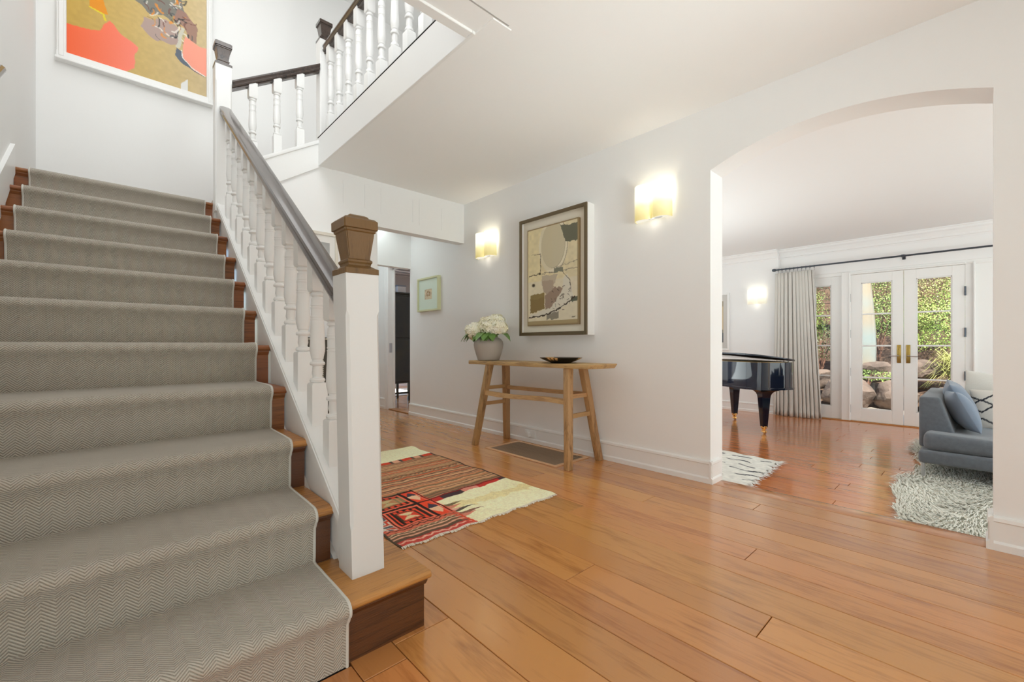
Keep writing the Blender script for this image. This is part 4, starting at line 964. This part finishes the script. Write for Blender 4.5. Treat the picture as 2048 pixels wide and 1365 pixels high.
def off(P, d):
    n = len(P); R = []
    for i in range(n):
        a, b = Vector(P[i-1]), Vector(P[(i+1) % n]); t = (b-a).normalized(); R.append((P[i][0]-t.y*d*-1*-1, P[i][1]+t.x*d*-1*-1))
    return R
m = M(); m.prism(off(SP, .018), 'z', RB-.022, RB+.002); m.build('bottom_moulding', BLK, piano, local=True, smooth=.5)
m = M(); m.prism(off(SP, -.045), 'z', RT-.02, RT+.003); m.build('soundboard', BLKB, piano, local=True)
lid = M(); lid.prism(off(SP, .022), 'z', 0, .02, .004, 2)
lo = lid.build('lid', BLK, piano, local=True, smooth=.5); lo.location = (0, -.36, RT+.006); lo.rotation_euler = (math.radians(7.5), 0, 0)
for v in lo.data.vertices: v.co.y += .36
m = M(); m.tube([(.62, .3, RT), (.63, .42, RT+.098)], .008, 8); m.build('lid_prop', BLK, piano, local=True)
def pleg(x, y):
    m = M(); m.squares(x, y, [(.12, .12, RB-.02), (.12, .12, RB-.042), (.10, .10, RB-.047), (.082, .082, RB-.06), (.066, .066, RB-.082), (.056, .056, RB-.11), (.052, .052, RB-.15), (.031, .031, .10), (.031, .031, .092)]); lg = m.build('leg', BLK, piano, local=True, smooth=.3)
    m = M(); m.lathe(x, y, [(.036, .10), (.036, .075), (.03, .07), (.018, .055), (.018, .045), (.034, .04), (.036, .03), (.01, .028)], 14); m.build('caster_socket', GOLD, lg, local=True)
    m = M(); m.lathe(0, 0, [(.004, -.014), (.022, -.012), (.024, 0), (.022, .012), (.004, .014)], 14)
    for v in m.bm.verts: v.co = Vector((x-.012+v.co.x, y+v.co.z, .0245+v.co.y))
    m.build('caster_wheel', GOLD, lg, local=True)
pleg(0, 0); pleg(1.06, -.22); pleg(1.06, .72)
m = M(); m.box(1.32, 1.46, -.34, .93, RB, RB+.14, .01); m.build('keybed', BLK, piano, local=True)

# ------------------------------------------------------------------ sofa
SOFA = mk('sofa_grey_wool', c(88, 93, 99), .95, bump=(260, .35, .003), sheen=.3, var=(40, c(97, 102, 109)))
sofa = thing('sofa', 'slate grey low sofa with a sloped arm and thin steel legs on the shaggy rug', 'sofa', (5.6, -.5, LF))
m = M(); m.box(5.06, 6.5, -1.9, .372, -.05, .058, .025, 3); m.build('base', SOFA, sofa)
m = M(); m.box(5.085, 6.3, -1.9, .345, .06, .195, .045, 4); bmesh.ops.subdivide_edges(m.bm, edges=[e for e in m.bm.edges if e.calc_length() > .5], cuts=6)
for v in m.bm.verts:
    if v.co.z > .15: v.co.z += .012*math.sin(v.co.y*5)*math.sin(v.co.x*4)
m.build('seat_cushion', SOFA, sofa, smooth=1)
m = M(); m.prism([(.385, .05), (.385, .495), (.25, .495), (.165, .20), (.12, .05)], 'x', 5.29, 6.5, .022, 3); m.build('arm', SOFA, sofa, smooth=.8)
m = M()
m.prism([(6.49, .05), (6.49, .58), (6.36, .58), (6.2, .12), (6.2, .05)], 'y', -1.9, .06, .022, 3)
m.build('backrest', SOFA, sofa, smooth=.8)
for x, y in ((5.10, .345), (6.44, .345), (5.10, -1.8), (6.44, -1.8)):
    M().box(x-.013, x+.013, y-.011, y+.011, LF+.002, -.045, .002).build('leg', STEEL, sofa)
def cushion_mesh(wd, ht, th, n=26, puff=.55, crease=0):
    vs, fs = [], []
    for s in (1, -1):
        for j in range(n+1):
            for i in range(n+1):
                u, v = 2*i/n-1, 2*j/n-1; e = ((1-abs(u)**2.6)*(1-abs(v)**2.6)); t = max(e, 0)**puff
                px = u*wd/2*(1-.07*(1-abs(v)**2)*abs(u)**3); pz = v*ht/2*(1-.07*(1-abs(u)**2)*abs(v)**3)
                vs.append((px, s*(t*th/2+.003)+crease*math.sin(u*5+v*3)*t, pz))
    N_ = (n+1)**2
    for j in range(n):
        for i in range(n):
            a = j*(n+1)+i; fs.append((a, a+1, a+n+2, a+n+1)); fs.append((N_+a, N_+a+n+1, N_+a+n+2, N_+a+1))
    bd = [i for i in range(n+1)]+[j*(n+1)+n for j in range(1, n+1)]+[n*(n+1)+i for i in range(n-1, -1, -1)]+[j*(n+1) for j in range(n-1, 0, -1)]
    for a, b in zip(bd, bd[1:]+bd[:1]): fs.append((a, N_+a, N_+b, b))
    me = bpy.data.meshes.new('cushion'); me.from_pydata(vs, [], fs); return me
def cushion(label, loc, rot, wd, ht, th, mat, group=None, crease=.0):
    me = cushion_mesh(wd, ht, th, crease=crease); o = link('cushion', me, mat, smooth=1); o.location = loc; o.rotation_euler = rot
    return tag(o, label, 'cushion', group)
GREYC = mk('cushion_blue_grey', c(112, 124, 140), .9, bump=(240, .3, .003), sheen=.3); WHT = mk('cushion_cream', c(206, 203, 196), .95, bump=(90, .5, .004), sheen=.2)
cushion('blue-grey cushion leaning on the sofa arm, nearest the seat front', (5.52, .12, .37), (math.radians(-24), math.radians(3), math.radians(10)), .42, .37, .15, GREYC, 'grey cushions on the sofa arm', .003)
cushion('blue-grey cushion leaning on the sofa arm behind the front one', (5.88, .14, .40), (math.radians(-22), math.radians(-3), math.radians(4)), .46, .43, .17, GREYC, 'grey cushions on the sofa arm', .003)
cushion('plain cream cushion propped high against the sofa back', (6.19, -.11, .44), (math.radians(-16), math.radians(5), math.radians(-92)), .50, .50, .14, WHT)
# patterned cushion: dark zigzag stitched lines on cream
me = cushion_mesh(.42, .40, .15, 60); ca = me.color_attributes.new('print', 'FLOAT_COLOR', 'POINT')
co = np.empty(len(me.vertices)*3, np.float32); me.vertices.foreach_get('co', co); co = co.reshape(-1, 3); u, v = co[:, 0]/.42, co[:, 2]/.40
colr = np.ones((len(u), 3))*np.array([216, 211, 202])
zz = lambda o_, a, p: np.abs(v-(o_+a*np.abs(((u*1.6+p) % 1)-.5)*2))
for o_, a, p in ((.18, .22, 0), (-.02, .22, .5), (-.10, .26, 0), (-.46, .22, .5)):
    colr[zz(o_, a, p) < .022] = (52, 54, 60)
rg = np.ones((len(u), 4), np.float32); rg[:, :3] = lin(colr); ca.data.foreach_set('color', rg.ravel())
o = link('cushion', me, vcol('patterned_cushion', .95, .5), smooth=1); o.location = (5.97, -.13, .355); o.rotation_euler = (math.radians(-20), math.radians(-4), math.radians(-94))
tag(o, 'cream cushion with dark stitched zigzag lines in front of the plain cream one', 'cushion')

# ------------------------------------------------------------------ living room rugs
rug2 = thing('flatwoven_rug', 'small white flatwoven rug with dark flecks and fringe beside the left arch jamb', 'rug', (4.2, 1.9, LF))
h, w_ = 120, 120
img = blank(h, w_, (226, 224, 216))*(.93+.12*noise2((h, w_), 2)[..., None])
X, Y = np.meshgrid(np.linspace(0, 1, w_), np.linspace(0, 1, h)); nn = noise2((h, w_), 7)
for k in range(7): paint(img, (np.abs(X-.12-.13*k+.01*np.sin(Y*30)) < .012) & (nn > .52) , (84, 84, 88))
q0 = [(3.62, 1.265), (4.75, 1.33), (4.92, 2.6), (3.55, 2.6)]
def r2fn(u, v):
    a = np.array(q0); x = a[0, 0]*(1-u)*(1-v)+a[1, 0]*u*(1-v)+a[2, 0]*u*v+a[3, 0]*(1-u)*v; y = a[0, 1]*(1-u)*(1-v)+a[1, 1]*u*(1-v)+a[2, 1]*u*v+a[3, 1]*(1-u)*v
    return x+.008*np.sin(v*40), y+.012*np.sin(u*50), LF+.014+.003*np.sin(u*37)*np.sin(v*29)
o = grid_print('weave', img, r2fn, vcol('white_flatweave', .95, .8), rug2); sm = o.modifiers.new('thickness', 'SOLIDIFY'); sm.thickness = .010; sm.offset = -1
def tufts(name, gen, mat, parent, n, kind='stuff'):
    vs, fs = [], []
    for _ in range(n):
        p, d, L_, wd, up = gen(); i = len(vs); s = Vector((-d.y, d.x, 0))*wd
        vs += [p-s, p+s, p+d*L_*.5+Vector((0, 0, up))+s*.8, p+d*L_*.5+Vector((0, 0, up))-s*.8, p+d*L_+Vector((0, 0, up*.35))]
        fs += [(i, i+1, i+2, i+3), (i+3, i+2, i+4)]
    me = bpy.data.meshes.new(name); me.from_pydata([tuple(v) for v in vs], [], fs); return link(name, me, mat, parent, smooth=2, kind=kind)
FR = mk('white_wool_fringe', c(228, 227, 222), .95)
rf = random.Random(9)
def g1():
    t = rf.random(); x, y, z = [float(k) for k in r2fn(np.array(t), np.array(0.0))]; a = -PI/2+rf.uniform(-.8, .6)
    return Vector((x, y+.01, LF+.014)), Vector((math.cos(a), math.sin(a), 0)), rf.uniform(.04, .09), .006, .008
tufts('fringe', g1, FR, rug2, 170)
shag = thing('shaggy_rug', 'thick cream shaggy wool rug under the grey sofa', 'rug', (5.4, -.6, LF))
SHAG = mk('shaggy_wool', c(226, 224, 212), .95, var=(5, c(206, 204, 190)), sheen=.3)
def inshag(x, y): 
    ed = .40+.03*(x-3.8)+.045*math.sin(x*3.1)+.015*math.sin(x*13)
    return y < ed
nx, ny = 60, 50; vs, fs = [], []
for j in range(ny+1):
    for i in range(nx+1):
        x = 3.42+(7.25-3.42)*i/nx; ed = .40+.03*(x-3.8)+.045*math.sin(x*3.1)+.015*math.sin(x*13); y = -2.4+(ed+2.4)*j/ny
        vs.append((x, y, LF+.016+.005*math.sin(x*17)*math.sin(y*13)+(-.012 if j == ny else 0)))
for j in range(ny):
    for i in range(nx): a = j*(nx+1)+i; fs.append((a, a+1, a+nx+2, a+nx+1))
me = bpy.data.meshes.new('base'); me.from_pydata(vs, [], fs); o = link('base', me, SHAG, shag); sm = o.modifiers.new('thickness', 'SOLIDIFY'); sm.thickness = .01; sm.offset = -1
def g2():
    while True:
        x = 3.42+3.8*rf.random()**1.3; y = rf.uniform(-1.3, .52)
        if inshag(x, y): break
    a = 2.2+1.3*math.sin(x*2.3+y*3.1)+.9*math.sin(y*5.7-x)+rf.uniform(-.6, .6)
    return Vector((x, y, LF+.008)), Vector((math.cos(a), math.sin(a), 0)), rf.uniform(.05, .11), .0045, rf.uniform(.014, .034)
tufts('pile', g2, SHAG, shag, 26000)

# ------------------------------------------------------------------ side room and hall furniture glimpsed beyond
cab = thing('dark_cabinet', 'tall dark lacquer cabinet on a stretcher stand, seen through the far doorway', 'cabinet', (3.5, 6.85, 0))
CABM = mk('dark_lacquer', c(34, 40, 40), .12, coat=.4, var=(3, c(48, 52, 40)))
M().box(3.2, 3.80, 6.7, 7.15, .30, 1.82, .006).build('body', CABM, cab)
for x in (3.215, 3.507): M().box(x, x+.28, 6.685, 6.702, .33, 1.06, .006).build('door', CABM, cab); 
for x in (3.215, 3.507): M().box(x, x+.28, 6.685, 6.702, 1.075, 1.79, .006).build('door', CABM, cab)
M().box(3.18, 3.82, 6.68, 7.17, 1.82, 1.85, .006).build('top', CABM, cab)
for x in (3.2, 3.76):
    for y in (6.70, 7.11): M().box(x, x+.04, y, y+.04, 0, .31, .003).build('leg', CABM, cab)
M().box(3.2, 3.80, 6.708, 6.732, .12, .15, .003).build('stretcher', CABM, cab)
dv = thing('black_vase', 'tall dark fluted vase on top of the dark cabinet', 'vase', (3.50, 6.9, 1.85))
m = M(); m.lathe(3.50, 6.9, [(.06, 1.85), (.075, 1.9), (.078, 2.2), (.06, 2.27), (.085, 2.32), (.08, 2.33)], 14); m.build('body', mk('black_glaze', c(34, 34, 36), .3), dv)
bx = thing('white_box', 'small white box on the dark cabinet beside the vase', 'box', (3.68, 6.85, 1.85))
M().box(3.60, 3.76, 6.78, 6.92, 1.85, 1.98, .004).build('body', TRIM, bx); M().box(3.595, 3.765, 6.775, 6.925, 1.96, 1.985, .004).build('lid', mk('grey_lid', c(150, 158, 170), .5), bx)
srug = thing('side_room_rug', 'pale grey rug on the floor beyond the dark cabinet', 'rug', (3.9, 8.0, 0))
M().box(3.3, 5.2, 7.4, 8.6, 0, .012, .003).build('weave', mk('pale_rug', c(206, 202, 194), .95, bump=(90, .4)), srug)

# upholstered chair with nailheads behind the staircase balusters
chair = thing('leather_chair', 'dark brown leather chair with white nailheads behind the staircase balusters', 'chair', (1.42, 3.82, 0))
LEA = mk('dark_leather', c(70, 56, 34), .4, var=(12, c(52, 44, 30))); CHW = mk('chair_dark_wood', c(40, 28, 20), .35)
m = M(); m.box(1.20, 1.64, 3.96, 4.03, .42, 1.02, .02, 3); m.build('backrest', LEA, chair)
m = M(); m.box(1.19, 1.65, 3.58, 4.0, .38, .48, .025, 3); m.build('seat', LEA, chair)
for x in (1.205, 1.60):
    M().box(x, x+.04, 3.60, 3.64, 0, .39, .004).build('leg', CHW, chair); M().box(x, x+.04, 3.97, 4.01, 0, .43, .004).build('leg', CHW, chair)
m = M()
def stud(x, y, z): m.squares(x, y, [(.006, z-.006), (.007, z), (.006, z+.006)])
for k in range(30):
    z = .5+k*.0175
    for x in (1.215, 1.375, 1.625): stud(x, 3.957, z)
for k in range(24): stud(1.215+k*.0175, 3.957, 1.005)
m.build('nailheads', mk('nailhead', c(222, 216, 200), .4), chair, kind='stuff')

# ------------------------------------------------------------------ garden beyond the glass
GR = mk('patio_stone', c(176, 164, 152), .8, bump=(12, .3, .02), var=(4, c(150, 138, 126)))
struct(M().box(FX+.16, 11.2, -4, 7.5, -.4, -.24).build('ground', GR))
SOIL = mk('soil_bank', c(92, 70, 54), .95, bump=(6, .8, .08), var=(5, c(60, 44, 34)))
nx, ny = 30, 40; vs, fs = [], []; rg_ = random.Random(2)
for j in range(ny+1):
    for i in range(nx+1):
        x = 10.4+i*.22; y = -4.5+j*.32; t = max(0, x-10.7)
        vs.append((x, y, -.26+.42*t+.10*math.sin(x*3+y)*min(t, 1)+.08*math.sin(y*2.3)*min(t, 1)+(1.3*(x-14)**1.2 if x > 14 else 0)))
for j in range(ny):
    for i in range(nx): a = j*(nx+1)+i; fs.append((a, a+1, a+nx+2, a+nx+1))
me = bpy.data.meshes.new('hillside'); me.from_pydata(vs, [], fs); struct(link('hillside', me, SOIL, smooth=1))
ROCK = mk('brown_rock', c(112, 95, 82), .9, bump=(5, .9, .06), var=(4, c(74, 62, 54)))
def boulder(label, x, y, z, rx, ry, rz, seed):
    r = random.Random(seed); bm = bmesh.new(); bmesh.ops.create_icosphere(bm, subdivisions=3, radius=1)
    ph = [r.uniform(0, 6) for _ in range(9)]
    for v in bm.verts:
        n = v.co.copy(); k = 1+.14*math.sin(3*n.x+ph[0])*math.sin(3*n.y+ph[1])+.1*math.sin(5*n.z+ph[2]+2*n.x)+.05*math.sin(11*n.x+ph[3])*math.sin(9*n.y+ph[4])
        q = 2.6; s = (abs(n.x)**q+abs(n.y)**q+abs(n.z)**q)**(-1/q)
        v.co = Vector((n.x*rx, n.y*ry, n.z*rz))*k*s
    me = bpy.data.meshes.new('boulder'); bm.to_mesh(me); bm.free(); o = link('boulder', me, ROCK, smooth=.5); o.location = (x, y, z); o.rotation_euler = (0, 0, r.uniform(0, 3))
    return tag(o, label, 'rock', 'garden boulders')
BO = [('large pale boulder low behind the left French door pane', 10.55, 1.78, .0, .38, .38, .30), ('brown boulder right of the largest one behind the left door', 10.72, 1.10, -.02, .28, .28, .26), ('upper dark boulder set in the bank behind the left door', 11.35, 1.45, .42, .3, .3, .2), ('flat boulder on the bank top edge behind the door handles', 11.45, .78, .46, .28, .25, .18),
      ('boulder low behind the side light glass', 10.5, 2.75, -.02, .36, .42, .3), ('small boulder higher behind the side light', 10.95, 2.45, .26, .3, .32, .22), ('low boulder behind the sofa arm, right door', 10.6, .46, -.02, .28, .28, .24), ('far right boulder behind the right door leaf', 10.7, -.3, -.02, .32, .32, .26), ('boulder left edge of the bank behind the curtain', 10.6, 3.6, 0, .4, .45, .32)]
for i, b in enumerate(BO): boulder(*b, seed=i+3)
LG = [mk('leaf_bright', c(186, 206, 112), .5, var=(3, c(138, 170, 76))), mk('leaf_mid', c(150, 172, 88), .5, var=(3, c(100, 130, 56))), mk('leaf_olive', c(170, 170, 106), .6, var=(3, c(130, 130, 74))), mk('leaf_dark', c(84, 96, 46), .5, var=(3, c(52, 66, 32)))]
for m_ in LG:
    m_.node_tree.nodes['Principled BSDF'].inputs['Transmission Weight'].default_value = 0
BARK = mk('bark', c(128, 92, 74), .9, bump=(14, .9, .03), var=(8, c(84, 58, 46)))
def shrub(label, x, y, z, rx, ry, rz, mat, n, seed, leaf=.028, name='shrub', group=None):
    r = random.Random(seed); t = thing(name, label, 'shrub', (x, y, z), 0, group)
    vs, fs = [], []
    ph = [r.uniform(0, 6) for _ in range(4)]
    for _ in range(n):
        a, b = r.uniform(0, 2*PI), math.acos(r.uniform(-.5, 1)); d = Vector((math.sin(b)*math.cos(a), math.sin(b)*math.sin(a), math.cos(b)))
        k = r.uniform(.62, 1.0)*(1+.2*math.sin(4*d.x+ph[0])*math.sin(5*d.y+ph[1])+.1*math.sin(9*d.z+ph[2]))
        p = Vector((x+d.x*rx*k, y+d.y*ry*k, z+rz*.55+d.z*rz*k*.75)); n_ = (d+Vector((r.uniform(-1, 1), r.uniform(-1, 1), r.uniform(-.4, 1)))).normalized()
        tt = n_.orthogonal().normalized(); tt = (tt*math.cos(a*7)+n_.cross(tt)*math.sin(a*7)); s = n_.cross(tt); L_ = leaf*r.uniform(.7, 1.4); i = len(vs)
        vs += [p, p+tt*L_*.5+s*L_*.32, p+tt*L_, p+tt*L_*.5-s*L_*.32]; fs.append((i, i+1, i+2, i+3))
    me = bpy.data.meshes.new('foliage'); me.from_pydata([tuple(v) for v in vs], [], fs); link('foliage', me, mat, t, smooth=0, kind='stuff')
    for k in range(4):
        a = k*1.6+seed; m = M(); m.tube([(x, y, z-.15), (x+.2*rx*math.cos(a), y+.2*ry*math.sin(a), z+.4*rz), (x+.6*rx*math.cos(a), y+.6*ry*math.sin(a), z+rz)], .018, 6, rs=[.022, .016, .006]); m.build('branch', BARK, t)
    return t
shrub('bright yellow-green leafy shrub filling the right French door panes', 12.5, .25, .55, .8, .85, 1.35, LG[0], 10000, 1)
shrub('mid green shrub behind the left French door glass', 12.4, 1.55, .75, .7, .75, 1.5, LG[1], 9000, 2)
shrub('olive green shrub between the two French doors', 13.0, .95, .9, .7, .7, 1.5, LG[2], 7500, 3)
shrub('green shrub behind the upper side light panes', 12.3, 3.0, .75, .55, .55, 1.35, LG[1], 6000, 4)
shrub('dark green shrub low at the side light', 11.7, 2.45, .45, .4, .45, .8, LG[3], 1600, 5)
shrub('low ground cover sprig under the left French door boulders', 10.95, 1.55, .22, .28, .5, .2, LG[1], 900, 6, .028)
shrub('dark backing shrub high on the bank, right side', 13.6, -.3, 1.6, .9, .9, 1.4, LG[3], 2600, 7)
shrub('dark backing shrub high on the bank, left side', 13.6, 2.4, 1.6, 1.0, 1.0, 1.6, LG[3], 2800, 8)
# weeping yellow-green grass clump at the right door
gt = thing('grass_clump', 'arching yellow-green grass clump low in the right French door', 'plant', (11.3, .12, .2))
rq = random.Random(4)
def g3():
    a = rq.uniform(0, 2*PI); return Vector((11.35+rq.uniform(-.2, .2), .15+rq.uniform(-.3, .3), .30+rq.uniform(0, .4))), Vector((math.cos(a), math.sin(a), rq.uniform(-.9, .2))), rq.uniform(.25, .5), .006, rq.uniform(.1, .28)
tufts('blades', g3, mk('grass_blade', c(176, 178, 104), .7), gt, 900)
# reddish tree trunk, dark timber fence, curved stucco pier
tk = thing('tree_trunk', 'reddish brown leaning tree trunk seen at the top of the side light', 'tree', (12.9, 3.55, .8))
m = M(); m.tube([(12.9, 3.62, .5), (12.95, 3.55, 1.6), (13.05, 3.40, 2.6), (13.3, 3.2, 4.2)], .2, 12, rs=[.3, .26, .24, .2]); m.build('trunk', BARK, tk)
m = M(); m.tube([(13.05, 3.40, 2.5), (12.8, 2.9, 3.3), (12.6, 2.2, 3.9)], .1, 8, rs=[.12, .09, .05]); m.build('branch', BARK, tk)
fence = thing('timber_fence', 'dark brown timber screen high behind the shrubs', 'fence', (14.0, .6, 1.5))
FEN = wood('dark_fence', c(112, 84, 66), c(60, 42, 32), 'y', 5, .8, 0, .2, 10, .3)
for k in range(9): M().box(14.0, 14.03, -2.2, 3.2, 1.5+k*.19, 1.675+k*.19, .004).build('board', FEN, fence, loc=(14, .5, 1.5+k*.19))
for y in (-2.1, .5, 3.1): M().box(14.03, 14.12, y-.05, y+.05, 1.0, 3.25, .004).build('post', FEN, fence)
pier = thing('stucco_pier', 'pale curved stucco pier standing outside the left French door', 'pier', (11.3, 1.72, .1))
prof = [(1.62, 3.0), (1.545, 2.3), (1.50, 1.8), (1.465, 1.3), (1.452, .9), (1.46, .55), (1.475, .3), (1.48, -.05), (2.05, -.05), (2.05, 3.0)]
m = M(); m.prism([(y, z) for y, z in prof], 'x', 11.2, 11.4, .02, 2); m.build('body', mk('peach_stucco', c(150, 134, 110), .8, bump=(20, .2), var=(1.2, c(128, 142, 140))), pier)
